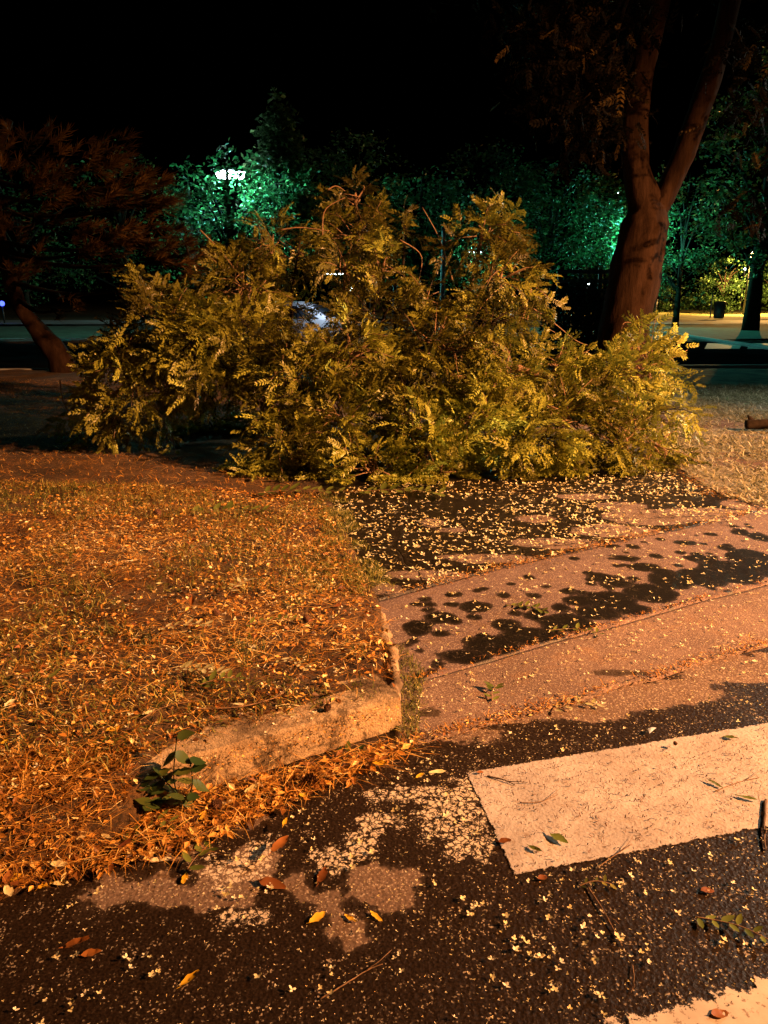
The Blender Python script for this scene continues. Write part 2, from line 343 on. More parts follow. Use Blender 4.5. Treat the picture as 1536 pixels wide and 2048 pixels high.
# near road
def spaced(lo, a, b, hi, st, n): return np.concatenate([np.linspace(lo, a, n)[:-1], np.arange(a, b, st), np.linspace(b, hi, n)])
xs = spaced(-40, -3.2, 4.2, 40, .03, 16); ys = spaced(-14, .4, 5.6, 6.4, .03, 8)
X, Y = np.meshgrid(xs, ys); V = np.stack([X.ravel(), Y.ravel(), np.zeros(X.size)], 1)
V[:, 2] += fbm(V[:, 0]*1.3, V[:, 1]*1.3, 5)*.001
i, j = np.meshgrid(np.arange(len(ys)-1), np.arange(len(xs)-1), indexing='ij'); b = (i*len(xs)+j).ravel(); n_ = len(xs)
Fc = np.stack([b, b+1, b+n_+1, b+n_], 1)
dry = blobs(V, [(200, 1790, 80, 32), (310, 1775, 60, 30), (775, 1765, 50, 28), (810, 1800, 40, 30), (715, 1855, 36, 18), (710, 1882, 26, 20), (745, 1870, 24, 12), (590, 1775, 22, 22), (640, 1805, 20, 16),
                (440, 1760, 60, 45), (505, 1640, 60, 22), (360, 1700, 50, 20), (510, 1745, 30, 50), (1100, 1420, 160, 26), (1300, 1385, 150, 26), (1480, 1335, 140, 30), (950, 1470, 60, 14)])
wet = np.minimum(.14, -dry); wet = np.where(wet > .05, .14, wet)
u_, v_ = proj(V)
half = (fbm(V[:, 0]*1.1+3, V[:, 1]*1.1, 9)*.25+.02)           # half-dried road at the bottom left of the crossing
paint = blobs(V, [(840, 1590, 110, 22), (900, 1640, 90, 40), (930, 1690, 60, 35), (480, 1740, 70, 42), (520, 1700, 40, 30), (480, 1835, 60, 22), (720, 1690, 40, 40), (760, 1640, 50, 22), (660, 1720, 40, 30), (945, 1600, 50, 60)], .22)-.02
tag(link('road', mesh('road', V, Fc, {'wet': wet, 'paint': np.clip(paint, -1, .12)}), M['road']), kind='structure')

zA, zS, zP = .010, .014, .022
J = [G(u, v, zA) for u, v in ((790, 1492), (850, 1482), (960, 1452), (1060, 1425), (1160, 1400), (1230, 1372), (1310, 1358), (1400, 1325), (1536, 1290))]
K = [G(u, v, zA) for u, v in ((795, 1368), (840, 1360), (960, 1326), (1100, 1285), (1220, 1254), (1300, 1230), (1420, 1196), (1536, 1168))]
S_ = [G(u, v, zS) for u, v in ((745, 1206), (850, 1177), (1000, 1137), (1160, 1102), (1240, 1082), (1350, 1060), (1536, 1018))]
def dense_us(n1=150, n2=20, cut=.42): return np.concatenate([np.linspace(0, cut, n1), np.linspace(cut, 1, n2)[1:]])
zn = lambda a, f, s: (lambda V: fbm(V[:, 0]*f, V[:, 1]*f, s)*a)
# flush kerb strip
V, Fc, nr, nu = loft([ext(J, 0, 14), ext([k-[0, .012, 0] for k in K], 0, 14)], 0, [26], zn(.008, 3, 2), dense_us(180, 20, .25))
wet = blobs(V, [(860, 1430, 26, 10), (1240, 1350, 60, 5)]); V, Fc, idx = skirt(V, Fc, nr, nu, .06)
tag(link('kerb_strip', mesh('kerb_strip', V, Fc, {'wet': np.concatenate([wet, wet[idx]])}), M['apron']), kind='structure')
# petals on the slab, each in its little damp ring
slab_poly = [(780, 1215), (1000, 1150), (1250, 1090), (1536, 1030), (1536, 1160), (1300, 1225), (960, 1320), (840, 1352), (815, 1340)]
def scatter(poly, n, z, extra=None):
    out = []; q = [G(u, v, z) for u, v in poly]; x0, x1 = min(a[0] for a in q), max(a[0] for a in q); y0, y1 = min(a[1] for a in q), max(a[1] for a in q)
    while sum(len(o) for o in out) < n:
        P = np.stack([rng.uniform(x0, x1, n*3), rng.uniform(y0, y1, n*3), np.full(n*3, z)], 1); u, v = proj(P); k = inpoly(u, v, poly)
        if extra is not None: k &= extra(P)
        out.append(P[k])
    return np.concatenate(out)[:n]
slab_pet = scatter(slab_poly, 420, zS+.012)
V, Fc, nr, nu = loft([ext(K, 0, 14), ext([k-[0, .01, 0] for k in S_], 0, 14)], 0, [46], zn(.008, 2.4, 4), dense_us(240, 20, .25))
V[:, 2] += .004
wb = [(835, 1262, 32, 17), (880, 1242, 38, 13), (950, 1220, 38, 12), (860, 1215, 16, 5), (905, 1215, 18, 6), (930, 1318, 60, 15), (985, 1296, 60, 20), (1060, 1278, 70, 18), (1010, 1258, 34, 14), (1130, 1252, 60, 18), (1160, 1208, 36, 11), (1120, 1222, 22, 8), (1195, 1232, 50, 16),
      (1225, 1205, 50, 18), (1200, 1160, 26, 11), (1235, 1172, 26, 11), (1300, 1192, 55, 20), (1340, 1168, 44, 17), (1400, 1160, 50, 20), (1460, 1148, 60, 24), (1290, 1140, 34, 9), (1330, 1150, 26, 9), (1500, 1120, 50, 18), (1520, 1080, 24, 10), (1450, 1100, 20, 6), (1390, 1120, 26, 7), (1420, 1126, 20, 6), (1250, 1122, 30, 6), (1222, 1098, 24, 4), (1130, 1190, 16, 5), (1530, 1140, 40, 22), (1080, 1228, 18, 6), (1265, 1225, 40, 12), (1095, 1180, 14, 4), (1370, 1090, 24, 6), (1480, 1070, 20, 6)]
wet = blobs(V, wb)
for q in slab_pet[:110]:
    d = np.hypot(V[:, 0]-q[0], (V[:, 1]-q[1])); wet = np.maximum(wet, rng.uniform(.02, .05)-d)
V, Fc, idx = skirt(V, Fc, nr, nu, .06)
tag(link('pavement', mesh('pavement', V, Fc, {'wet': np.concatenate([wet, wet[idx]])}), M['slab']), kind='structure')
# right verge / back verge base sheet under everything
xs = spaced(-60, -6, 9, 60, .12, 14); ys = np.concatenate([np.arange(6.6, 13, .12), np.linspace(13, 17.4, 20)])
X, Y = np.meshgrid(xs, ys); V = np.stack([X.ravel(), Y.ravel(), np.zeros(X.size)], 1); V[:, 2] = -.012+fbm(V[:, 0]*.8, V[:, 1]*.8, 8)*.008
# the right verge reaches forward beside the path
Fx = lambda V: V
i, j = np.meshgrid(np.arange(len(ys)-1), np.arange(len(xs)-1), indexing='ij'); b = (i*len(xs)+j).ravel(); n_ = len(xs)
tag(link('verge_soil', mesh('verge_soil', V, np.stack([b, b+1, b+n_+1, b+n_], 1)), M['soil_right']), kind='structure')
# path
PR = [(1600, 1020), (1536, 1012), (1450, 992), (1400, 968), (1350, 938)]
front = ext(S_, 0, 14); front = [p+[0, 0, .004] for p in front]
midL = G(640, 985, zP); mid = [midL-[.25, 0, 0], G(900, 985, zP), G(1200, 985, zP), G(1430, 988, zP), G(1536, 1008, zP)]; mid.append(mid[-1]+unit(S_[-1]-S_[-2])*14)
l2 = G(560, 900, zP); bk = [l2, l2+[1.2, 0, 0], l2+[2.5, .1, 0], l2+[3.9, .1, 0]]
us = dense_us(200, 24, .3)
V, Fc, nr, nu = loft([[p-[0, 0, .001] for p in mid[:4]], [G(600, 925, zP), G(900, 925, zP), G(1340, 926, zP)], bk, [b+np.array([-1.6, 8, 0]) for b in bk]], 90, [24, 20, 20], zn(.02, 1.6, 6))
wet = blobs(V, [(1250, 960, 180, 40), (900, 950, 300, 60)]); V[:, 2] += .004; V, Fc, idx = skirt(V, Fc, nr, nu, .08)
tag(link('path', mesh('path', V, Fc, {'wet': np.concatenate([wet, wet[idx]])}), M['path']), kind='structure')
V, Fc, nr, nu = loft([front, mid], 0, [60], zn(.02, 1.6, 6), us)
V[:, 2] += .004
dryb = -.012+blobs(V, [(865, 1052, 26, 9), (905, 1066, 34, 5), (1068, 1043, 45, 8), (1170, 1000, 60, 7), (1240, 1020, 60, 9), (1300, 1040, 100, 15), (1420, 1034, 100, 15), (1500, 1015, 60, 12), (1230, 1066, 90, 14), (1110, 1092, 100, 12), (980, 1125, 110, 10), (850, 1160, 100, 10), (760, 1188, 50, 12)])
wet = np.minimum(.1, -dryb); V, Fc, idx = skirt(V, Fc, nr, nu, .08)
tag(link('path', mesh('path', V, Fc, {'wet': np.concatenate([wet, wet[idx]])}), M['path']), kind='structure')
RF = [G(1335, 922, .03), G(1400, 966, .026), G(1450, 990, .026), G(1536, 1009, .026)]; RF.append(RF[-1]+unit(S_[-1]-S_[-2])*30)
RB = [np.array([3.2, 17.4, .03]), np.array([5, 17.4, .03]), np.array([8, 17.4, .03]), np.array([14, 17.4, .03]), np.array([45, 19, .03])]
V, Fc, nr, nu = loft([RF, [(a*.6+b*.4) for a, b in zip(RF, RB)], RB], 0, [50, 40], zn(.03, 1.1, 14), np.concatenate([np.linspace(0, .2, 90), np.linspace(.2, 1, 30)[1:]])); V, Fc, _ = skirt(V, Fc, nr, nu, .1)
right_V = V; tag(link('right_verge', mesh('right_verge', V, Fc), M['soil_right']), kind='structure')
# left verge with its raised front
ZV = .125
kt = [G(u, v, ZV) for u, v in ((0, 1628), (340, 1525), (560, 1463), (800, 1392))]
krow = ext(kt, 25, 0)
r1 = [np.array([-26, 3.5, .12]), np.array([-8, 3.6, .11]), G(300, 1220, .10), G(762, 1215, .075)]
r2 = [np.array([-28, 6, .1]), np.array([-8, 6, .08]), G(200, 990, .06), G(655, 985, .045)]
r3 = [np.array([-30, 9, .08]), np.array([-9, 9, .06]), np.array([-4, 9, .05]), l2+[.1, 0, .02]]
r4 = [np.array([-32, 17.2, .05]), np.array([-12, 17.2, .05]), np.array([-6, 17.2, .05]), l2+[-1.4, 8, .02]]
usv = np.concatenate([np.linspace(0, .78, 20), np.linspace(.78, 1, 170)[1:]])
bk_ = resample(krow, np.concatenate([np.linspace(0, .85, 12), np.linspace(.85, 1, 120)[1:]])); xk = G(325, 1528, ZV)[0]
dk = unit(kt[3]-kt[0]); nk = np.array([-dk[1], dk[0], 0]); fk = np.clip((bk_[:, 0]-xk+.2)/.34, 0, 1); fk = (fk*fk*(3-2*fk))[:, None]
krow_f = bk_+nk*(-.20+.30*fk)+np.array([0, 0, 1])*(-ZV*(1-fk)-.010*fk); krow_in = bk_+nk*(-.02+.15*fk)+np.array([0, 0, 1])*(.022*(1-fk)+.010*fk)
V, Fc, nr, nu = loft([krow_f, krow_in, r1, r2, r3, r4], 0, [8, 56, 60, 30, 30], zn(.035, 2.2, 12), usv)
verge_V = V.copy(); V2, F2, _ = skirt(V, Fc, nr, nu, .16)
tag(link('verge', mesh('verge', V2, F2), M['soil']), kind='structure')
def on_verge(P):
    d = (verge_V[:, None, 0]-P[None, :, 0])**2+(verge_V[:, None, 1]-P[None, :, 1])**2; return verge_V[d.argmin(0), 2]
# old kerb stones, chipped
rows = []
n = 190; base = resample(krow, np.concatenate([np.linspace(0, .85, 16), np.linspace(.85, 1, n)[1:]])); base = base.copy(); nb = len(base)
dirk = unit(kt[3]-kt[0]); nrm = np.array([-dirk[1], dirk[0], 0])
prof = [(.21, -.06), (.20, .004), (.14, .004), (.08, .003), (.02, .002), (.004, -.001), (-.004, -.010), (-.008, -.05), (-.014, -.09), (-.020, -.16)]
Vs = []
for k, (a, z) in enumerate(prof):
    w = base+nrm*a; w[:, 2] = ZV+z; amp = .006 if k not in (5, 6) else .009
    w += nrm*(fbm(base[:, 0]*9+k*.7, np.full(nb, k*1.3), 21)*amp)[:, None]; w[:, 2] += fbm(base[:, 0]*8, np.full(nb, k*.8+9), 23)*amp*(.2 if k > 7 else .8); Vs.append(w)
V = np.concatenate(Vs); Fc = []
for k in range(len(prof)-1):
    for j in range(nb-1): Fc.append((k*nb+j, k*nb+j+1, (k+1)*nb+j+1, (k+1)*nb+j))
Fc.append(tuple(k*nb+nb-1 for k in range(len(prof))))
# rounded return along the ramp
tag(link('kerb', mesh('kerb', V, Fc, smooth=False), M['kerb']), kind='structure')
m = MB(); e = kt[3]
E = [e+[-.03, .06, -.03], G(800, 1330, .08)+[-.03, 0, 0], G(782, 1270, .065)+[-.02, 0, 0], G(762, 1215, .05)+[-.03, 0, 0]]
m.tube(spline(E, 40)-[0, 0, .014]+rng.normal(size=(40, 3))*.005, np.linspace(.030, .016, 40), 9, rough=.9); m.build('kerb_edge', M['kerb'])['kind'] = 'structure'

# crossing stripe: thick paint with a crisp edge
def slabpoly(name, P, z, th, mat, nx=1):
    P = [np.array([p[0], p[1], z+th]) for p in P]; k = len(P)
    V = P+[p-[0, 0, th+.01] for p in P]; Fc = [tuple(range(k))]+[(i, i+k, (i+1) % k+k, (i+1) % k) for i in range(k)]
    return tag(link(name, mesh(name, V, Fc, smooth=False), mat), kind='structure')
a, b2 = G(932, 1546), G(1028, 1752); c1, c2 = G(1536, 1446), G(1536, 1655)
V = []; rim = []; far1 = c1+unit(c1-a)*2.6; far2 = c2+unit(c2-b2)*2.6; wz = np.linalg.norm(a-b2)
for t in np.linspace(0, 1, 30):
    for s_ in np.linspace(0, 1, 200)**1.2:
        V.append((b2*(1-t)+a*t)*(1-s_)+(far2*(1-t)+far1*t)*s_); rim.append(min(t*wz, (1-t)*wz, s_*3.6, .1))
V = np.array(V); V[:, 2] = .0028; i, j = np.meshgrid(np.arange(29), np.arange(199), indexing='ij'); b = (i*200+j).ravel()
tag(link('crossing_stripe', mesh('crossing_stripe', V, np.stack([b, b+1, b+201, b+200], 1), {'rim': rim}), M['paint']), kind='structure')
q0, q1 = G(1225, 2048), G(1536, 1957); dz = unit(q1-q0); pz = np.array([dz[1], -dz[0], 0])
st = np.linspace(0, 1, 60); P0 = q0-dz*.12; rows_ = []
V = []; rim = []
for t in np.linspace(-.06, .5, 24):
    for s_ in np.linspace(0, 3.2, 130):
        V.append(P0+dz*s_+pz*t); rim.append(min(t+.02, s_-.02, .12))
V = np.array(V); V[:, 2] = .0035; i, j = np.meshgrid(np.arange(23), np.arange(129), indexing='ij'); b = (i*130+j).ravel()
tag(link('ragged_stripe', mesh('ragged_stripe', V, np.stack([b, b+130, b+131, b+1], 1), {'rim': rim}), M['ragged']), kind='structure')

# far road, kerbs, lawn
def sheet(name, x0, x1, y0, y1, z, mat, slope=0, nx=40, ny=6, amp=0, fr=1, seed=0):
    xs = np.linspace(x0, x1, nx); ys = np.linspace(0, 1, ny); X, Tt = np.meshgrid(xs, ys); Yv = y0+(y1-y0)*Tt+slope*X
    V = np.stack([X.ravel(), Yv.ravel(), np.full(X.size, z)], 1)
    if amp: V[:, 2] += fbm(V[:, 0]*fr, V[:, 1]*fr, seed)*amp
    i, j = np.meshgrid(np.arange(ny-1), np.arange(nx-1), indexing='ij'); b = (i*nx+j).ravel()
    return tag(link(name, mesh(name, V, np.stack([b, b+1, b+nx+1, b+nx], 1)), mat), kind='structure')
sheet('far_road', -90, 90, 17.6, 29, .0, M['far_road'], .06)
kb = MB(); kb.box((0, 17.5, .0), (170, .16, .14)); o = kb.build('far_kerb', M['far_kerb'], None, False); o.rotation_euler = (0, 0, math.atan(.06)); o['kind'] = 'structure'
kb = MB(); kb.box((-50, 26.2, .06), (96, .2, .24), math.atan(.06)); kp = [G(u, v, .1) for u, v in ((1180, 650), (1330, 664), (1430, 678), (1536, 692))]; kb.tube(spline([k-[0, 0, .1] for k in ext(kp, 0, 14)], 30), .13, 6)
kb.build('far_kerb', M['far_kerb'])['kind'] = 'structure'
sheet('far_lawn', -90, 120, 30, 48, .03, M['ground'], .06, amp=.2, fr=.3)
sheet('far_path', -90, 120, 48.3, 58, .08, M['far_kerb'], .0)
sheet('bright_lawn', 10, 140, 59, 110, .12, M['far_lawn'], 0, nx=60, ny=20, amp=.3, fr=.2, seed=4)
for (u0, u1) in ((1415, 1485), (1500, 1580)):
    P = [G(u0-6, 698), G(u1-6, 698), G(u1, 687), G(u0, 687)]
    slabpoly('far_lamp_reflection', P, .006, .004, M['far_reflection'])  # pale sheets standing in for lamp reflections on the far road

# ------------------------------------------------------------------ leaf templates
def leaflet(L=1., w=.4, fold=.12):      # one small leaf along +x
    return (np.array([[0, 0, 0], [.35*L, w*.5*L, fold*w], [L, 0, -.08*L], [.35*L, -w*.5*L, fold*w], [.72*L, w*.36*L, 0], [.72*L, -w*.36*L, 0]]),
            np.array([[0, 3, 2, 2], [0, 2, 1, 1]]))
def pinnate(pairs=7, ll=.24, droop=.35, spread=62, seed=0):
    r = np.random.default_rng(seed); V = []; Fc = []
    xs = np.linspace(.16, .95, pairs)
    for k, x in enumerate(xs):
        zz = -droop*x*x
        for sd in (1, -1):
            an = R(spread)*(1-.35*x)*sd + r.normal()*.10; l = ll*(1-.25*abs(x-.5)*2)*r.uniform(.85, 1.1); w = l*.50
            dv = np.array([math.cos(an), math.sin(an), -.30+r.normal()*.12]); pv = np.array([-math.sin(an), math.cos(an), 0])
            b = np.array([x, 0, zz]); i = len(V)
            V += [b, b+dv*l*.45+pv*w*.5+[0, 0, .02], b+dv*l, b+dv*l*.45-pv*w*.5+[0, 0, .02]]; Fc.append([i, i+3, i+2, i+1])
    b = np.array([.97, 0, -droop*.95]); i = len(V); V += [b, b+[.1, .045, -.04], b+[.23, 0, -.12], b+[.1, -.045, -.04]]; Fc.append([i, i+3, i+2, i+1])
    for x0, x1 in ((0, .5), (.5, 1.)):
        i = len(V); z0, z1 = -droop*x0*x0, -droop*x1*x1; V += [np.array([x0, .008, z0]), np.array([x1, .006, z1]), np.array([x1, -.006, z1]), np.array([x0, -.008, z0])]; Fc.append([i, i+3, i+2, i+1])
    return np.array(V), np.array(Fc)
PIN = [pinnate(6, .33, .35, 60, 1), pinnate(5, .36, .55, 55, 2), pinnate(7, .29, .15, 62, 3), pinnate(6, .33, .8, 50, 4)]
def foliage_mesh(name, pos, dirs, norm, size, rnd):
    Vs, Fs, A, n = [], [], [], 0; k = rng.integers(0, len(PIN), len(pos))
    for t, (TV, TF) in enumerate(PIN):
        q = k == t
        if not q.any(): continue
        V, Fc = instances(TV, TF, pos[q], dirs[q], norm[q], size[q]); Vs.append(V); Fs.append(Fc+n); n += len(V); A.append(np.repeat(rnd[q], len(TV)))
    V = np.concatenate(Vs); V[:, 2] = np.maximum(V[:, 2], .05+rng.uniform(0, .04, len(V)))
    A = np.concatenate(A); A = np.clip(A+rng.normal(size=len(A))*.05, 0, 1)
    return mesh(name, V, np.concatenate(Fs), {'rnd': A}, False)

# ------------------------------------------------------------------ the fallen crown
ft = empty('fallen_tree', (0, 8.2, 0), label='huge leafy crown of a fallen tree lying across the path in amber lamp light', cat='fallen tree')
o0 = np.array([0, 8.2, 0])
root_p = np.array([3.3, 9.6, .35])
tr = spline([(3.5, 10.6, .2), (2.9, 9.7, .3), (1.6, 8.7, .42), (.2, 8.3, .5), (-1.4, 8.3, .7), (-2.6, 8.3, .95)], 40)
MB().tube(tr, np.linspace(.21, .05, 40), 12, rough=.3).build('trunk', M['bark'], ft, off=o0)
BL = [(430, 855, 70, 8.9, .9), (330, 650, 105, 7.9, 1), (265, 770, 125, 7.6, 1), (400, 700, 120, 7.5, 1), (485, 570, 85, 8.2, 1), (545, 490, 62, 8.4, .8), (500, 690, 95, 7.5, 1), (590, 760, 120, 7.2, 1), (575, 875, 95, 6.9, 1.1),
      (595, 520, 44, 8.3, .5), (715, 475, 72, 8.6, .9), (712, 402, 42, 8.7, .6), (585, 625, 40, 8.2, .5), (690, 540, 48, 8.2, .6), (765, 540, 42, 8.1, .55), (765, 640, 90, 7.6, 1), (700, 720, 100, 7.2, 1), (690, 850, 120, 6.9, 1.1),
      (812, 462, 24, 8.4, .35), (850, 600, 48, 7.9, .5), (880, 700, 100, 7.3, 1), (820, 800, 110, 7.0, 1), (850, 890, 105, 6.7, 1.2), (962, 480, 62, 8.0, .8), (1005, 455, 32, 8.1, .4), (1000, 560, 68, 7.8, .8), 
      (1050, 610, 42, 7.8, .55), (980, 650, 80, 7.5, .9), (1010, 750, 95, 7.2, 1), (960, 850, 100, 6.8, 1.1), (1060, 880, 95, 6.7, 1.1), (1110, 740, 70, 7.4, .8), (1140, 840, 95, 7.0, 1), (1220, 770, 90, 7.3, .9), (1250, 880, 85, 6.9, 1),
      (1290, 745, 66, 7.7, .9), (1305, 820, 66, 7.5, .9), (1290, 700, 45, 7.9, .5), (1310, 900, 60, 7.1, .7), (610, 930, 60, 6.6, .7), (740, 935, 62, 6.45, .8), (880, 940, 60, 6.5, .8), (515, 935, 42, 6.7, .5), (185, 830, 55, 8.0, .45),
      (1100, 925, 45, 6.7, .5), (310, 585, 50, 8.1, .5), (250, 680, 50, 8.0, .6)]
for bi, (u, v, rp, y, dens) in enumerate(BL):
    c = D(u, v, y); rad = rp/F*y*.86; rv = np.array([rad, rad*.8, rad*.95])
    nsp = int(86*dens*(rad/.5)**2)+5
    d = rvec(nsp); d[:, 1] -= .25; d = unit(d); rr = rng.uniform(.35, 1., nsp)**.6
    st_ = c + d*rv*(rr*.72)[:, None]
    ax = unit(d + rvec(nsp)*.55 + np.array([0, 0, -.05]))
    P, Dd, Nn, Sz, Rn = [], [], [], [], []
    base_r = rng.uniform(.12, .52)+(-.1 if u < 500 else 0)+(.28 if v > 800 and 700 < u < 1020 else .12 if u > 1050 else 0); twigs = MB()  # leaf tone carries shading: darker left, brighter low centre and right end
    for k in range(nsp):
        L = rng.uniform(.20, .36)*min(1, rad/.35+.3); nl = int(rng.integers(6, 10)); t = np.linspace(.1, 1, nl)
        b = st_[k]; ax_k = ax[k]; sidev = unit(np.cross(ax_k, rvec(1)[0])); pts = b+np.outer(t*L, ax_k)+np.outer(t*t*L*.25, [0, 0, -1])
        sg = np.where(np.arange(nl) % 2 == 0, 1, -1)[:, None]
        dd = unit(ax_k*.75 + sidev*sg*.9 + rng.normal(size=(nl, 3))*.2 + np.array([0, 0, -.12])); dd[-1] = ax_k
        P.append(pts); Dd.append(dd); Nn.append(unit(unit(np.cross(ax_k, sidev)*np.sign(np.cross(ax_k, sidev)[2]+1e-6)+[.1, -.25, .35])+rng.normal(size=(nl, 3))*.28)); Sz.append(rng.uniform(.095, .175, nl)*(1-.25*(t > .9)))
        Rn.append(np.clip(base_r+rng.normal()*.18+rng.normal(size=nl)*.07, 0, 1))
        if k % 2 == 0: twigs.tube(np.array([b-ax_k*.12, b, b+ax_k*L*.5+[0, 0, -.06*L], b+ax_k*L+[0, 0, -.25*L]]), [.006, .005, .0035, .002], 4)
    P = np.concatenate(P)
    low = v > 860
    # limb from the lying trunk to this spray
    tj = tr[np.argmin(np.linalg.norm(tr[:, :2]-c[:2], axis=1))]; md = (tj+c)/2+np.array([rng.normal()*.12, .12, rng.uniform(.0, .18)])
    twigs.tube(spline([tj, md, c, c+np.array([rng.normal()*.3, 0, rng.uniform(.2, .5)])*rad], 12), np.linspace(.03, .006, 12), 6)
    for _ in range(5):
        e = c+rvec(1)[0]*rad*.8; twigs.tube(spline([c, (c+e)/2+rng.normal(size=3)*.06, e], 7), np.linspace(.011, .004, 7), 5)
    V = np.concatenate(twigs.V); 
    twigs.V = [np.column_stack([V[:, 0], V[:, 1], np.maximum(V[:, 2], .02)])]
    br = twigs.build('branch', M['twig'] if bi % 3 else M['bark_dark'], ft, off=o0)
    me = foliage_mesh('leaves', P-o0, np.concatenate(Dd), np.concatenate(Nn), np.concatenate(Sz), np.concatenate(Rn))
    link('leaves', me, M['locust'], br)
# long bare shoots poking out of the crown
for pts in (((645, 470), (650, 420), (690, 395)), ((655, 380), (672, 372), (690, 382)), ((1040, 600), (1100, 640), (1150, 680), (1175, 690)), ((1010, 630), (1060, 640), (1110, 665)), ((905, 560), (880, 480), (845, 415)), ((560, 460), (600, 455), (660, 462)),
            ((1240, 700), (1245, 650), (1262, 645)), ((800, 480), (842, 510), (838, 560)), ((400, 460), (440, 500), (470, 540)), ((1280, 760), (1330, 725), (1375, 700)), ((120, 760), (126, 800), (150, 850)), ((180, 735), (190, 770), (200, 800))):
    MB().tube(spline([D(u, v, 8.0) for u, v in pts], 10), np.linspace(.008, .003, 10), 5).build('bare_shoot', M['twig'], ft, off=o0)
# lying logs glimpsed in the crown
for pts in (((900, 750), (990, 775)), ((1030, 735), (1095, 755)), ((760, 770), (840, 790))):
    MB().tube(spline([D(u, v, 7.05) for u, v in pts], 8), np.linspace(.035, .02, 8), 8, rough=.3).build('broken_limb', M['twig'], ft, off=o0)

# ------------------------------------------------------------------ forked tree on the right
def px_tube(pts, n=30):
    return spline([D(u, v, y) for u, v, y, w in pts], n), np.interp(np.linspace(0, len(pts)-1, n), range(len(pts)), [w/2/F*y*.92 for u, v, y, w in pts])
bt = empty('forked_tree', G(1230, 838), label='big forked tree with reddish brown bark behind the right end of the fallen crown', cat='tree')
ob = np.array(bt.location); Y0 = 9.9; WS = .9
P, r_ = px_tube([(1222, 850, Y0, 150), (1232, 780, Y0, 124), (1244, 680, Y0, 106), (1262, 590, Y0, 100), (1278, 510, Y0, 100), (1290, 450, Y0, 92), (1290, 410, Y0, 68), (1272, 340, Y0, 52), (1270, 260, Y0, 50), (1276, 180, Y0, 52), (1290, 110, Y0, 46), (1305, 50, Y0, 44), (1320, -20, Y0, 44), (1350, -300, Y0, 36), (1330, -700, Y0, 20)], 120)
tk = MB(); tk.tube(P, r_, 28, rough=.13); tk.build('trunk', M['bark'], bt, off=ob)
P, r_ = px_tube([(1288, 500, Y0, 50), (1306, 440, Y0, 46), (1330, 390, Y0, 44), (1362, 320, Y0, 42), (1392, 240, Y0, 44), (1420, 160, Y0, 42), (1440, 90, Y0, 38), (1456, 20, Y0, 38), (1470, -60, Y0, 36), (1500, -400, Y0, 22)], 80)
MB().tube(P, r_, 20, rough=.13).build('stem', M['bark'], bt, off=ob)
def tree_leaves(pts, size, nrm_up=.4):
    n = len(pts); return pts, unit(rvec(n)+[0, 0, -.35]), unit(rvec(n)+[0, -.3, nrm_up]), rng.uniform(.7, 1.3, n)*size, np.clip(rng.normal(.5, .25, n), 0, 1)
def clumps(cs, rad, per, flat=.7):
    P = []
    for c in cs: P.append(c+rng.normal(size=(per, 3))*np.array([rad, rad, rad*flat])*.55)
    return np.concatenate(P)
cs = []
for (u, v, ru, rv_, n) in ((1135, 130, 90, 110, 60), (1190, 260, 45, 100, 26), (1100, 60, 80, 60, 24), (1240, 60, 60, 60, 14), (1510, 330, 40, 160, 14), (1520, 120, 50, 120, 10)):
    for _ in range(n):
        an = rng.uniform(0, 6.28); q = math.sqrt(rng.uniform()); cs.append(D(u+ru*q*math.cos(an), v+rv_*q*math.sin(an), rng.uniform(8.6, 10.8)))
for _ in range(150):
    cs.append(np.array([rng.uniform(.5, 8.5), rng.uniform(7, 14), rng.uniform(5.8, 8.6)]))
P = clumps(cs, .3, 12)
hm = MB()
for (u, v) in ((1140, 150), (1190, 260), (1100, 60)):
    e = D(u, v, 9.6); hm.tube(spline([D(1300, -60, Y0), (e+D(1300, -60, Y0))/2+[0, 0, .5], e], 10), np.linspace(.05, .008, 10), 6)
lb = hm.build('limb', M['bark_dark'], bt, off=ob)
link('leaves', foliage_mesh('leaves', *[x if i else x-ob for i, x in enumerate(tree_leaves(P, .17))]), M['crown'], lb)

# ------------------------------------------------------------------ pine on the left
pt = empty('pine_tree', G(120, 747), label='leaning pine with orange lit needle tufts at the left edge', cat='pine tree')
op = np.array(pt.location); yb = op[1]
P, r_ = px_tube([(128, 752, yb, 60), (112, 705, yb, 46), (75, 660, yb, 36), (42, 615, yb, 32), (15, 540, yb-.6, 28), (-5, 440, yb-1, 24), (-10, 330, yb-1.4, 20), (20, 240, yb-1.6, 12)], 50)
MB().tube(P, r_, 12, rough=.25).build('trunk', M['bark'], pt, off=op); ptr = P
th = np.linspace(0, 2*math.pi, 1)
TVn = []; TFn = []
rr = np.random.default_rng(5)
for k in range(46):
    a = rr.uniform(0, 6.283); el = rr.uniform(.1, .75); d = np.array([math.cos(el), math.sin(el)*math.cos(a), math.sin(el)*math.sin(a)]); b = np.array([rr.uniform(-.5, .5), 0, 0]); p2 = unit(np.cross(d, rr.normal(size=3)))*.017; L = rr.uniform(.7, 1); i = len(TVn)
    TVn += [b-p2, b+p2, b+d*L*.6+p2*.8+[0, 0, -.02], b+d*L*.6-p2*.8+[0, 0, -.02]]; TFn.append([i, i+1, i+2, i+3])
    i = len(TVn); TVn += [b+d*L*.6-p2*.8+[0, 0, -.02], b+d*L*.6+p2*.8+[0, 0, -.02], b+d*L+[0, 0, -.1], b+d*L+[0, 0, -.1]]; TFn.append([i, i+1, i+2, i+3])
TVn = np.array(TVn); TFn = np.array(TFn)
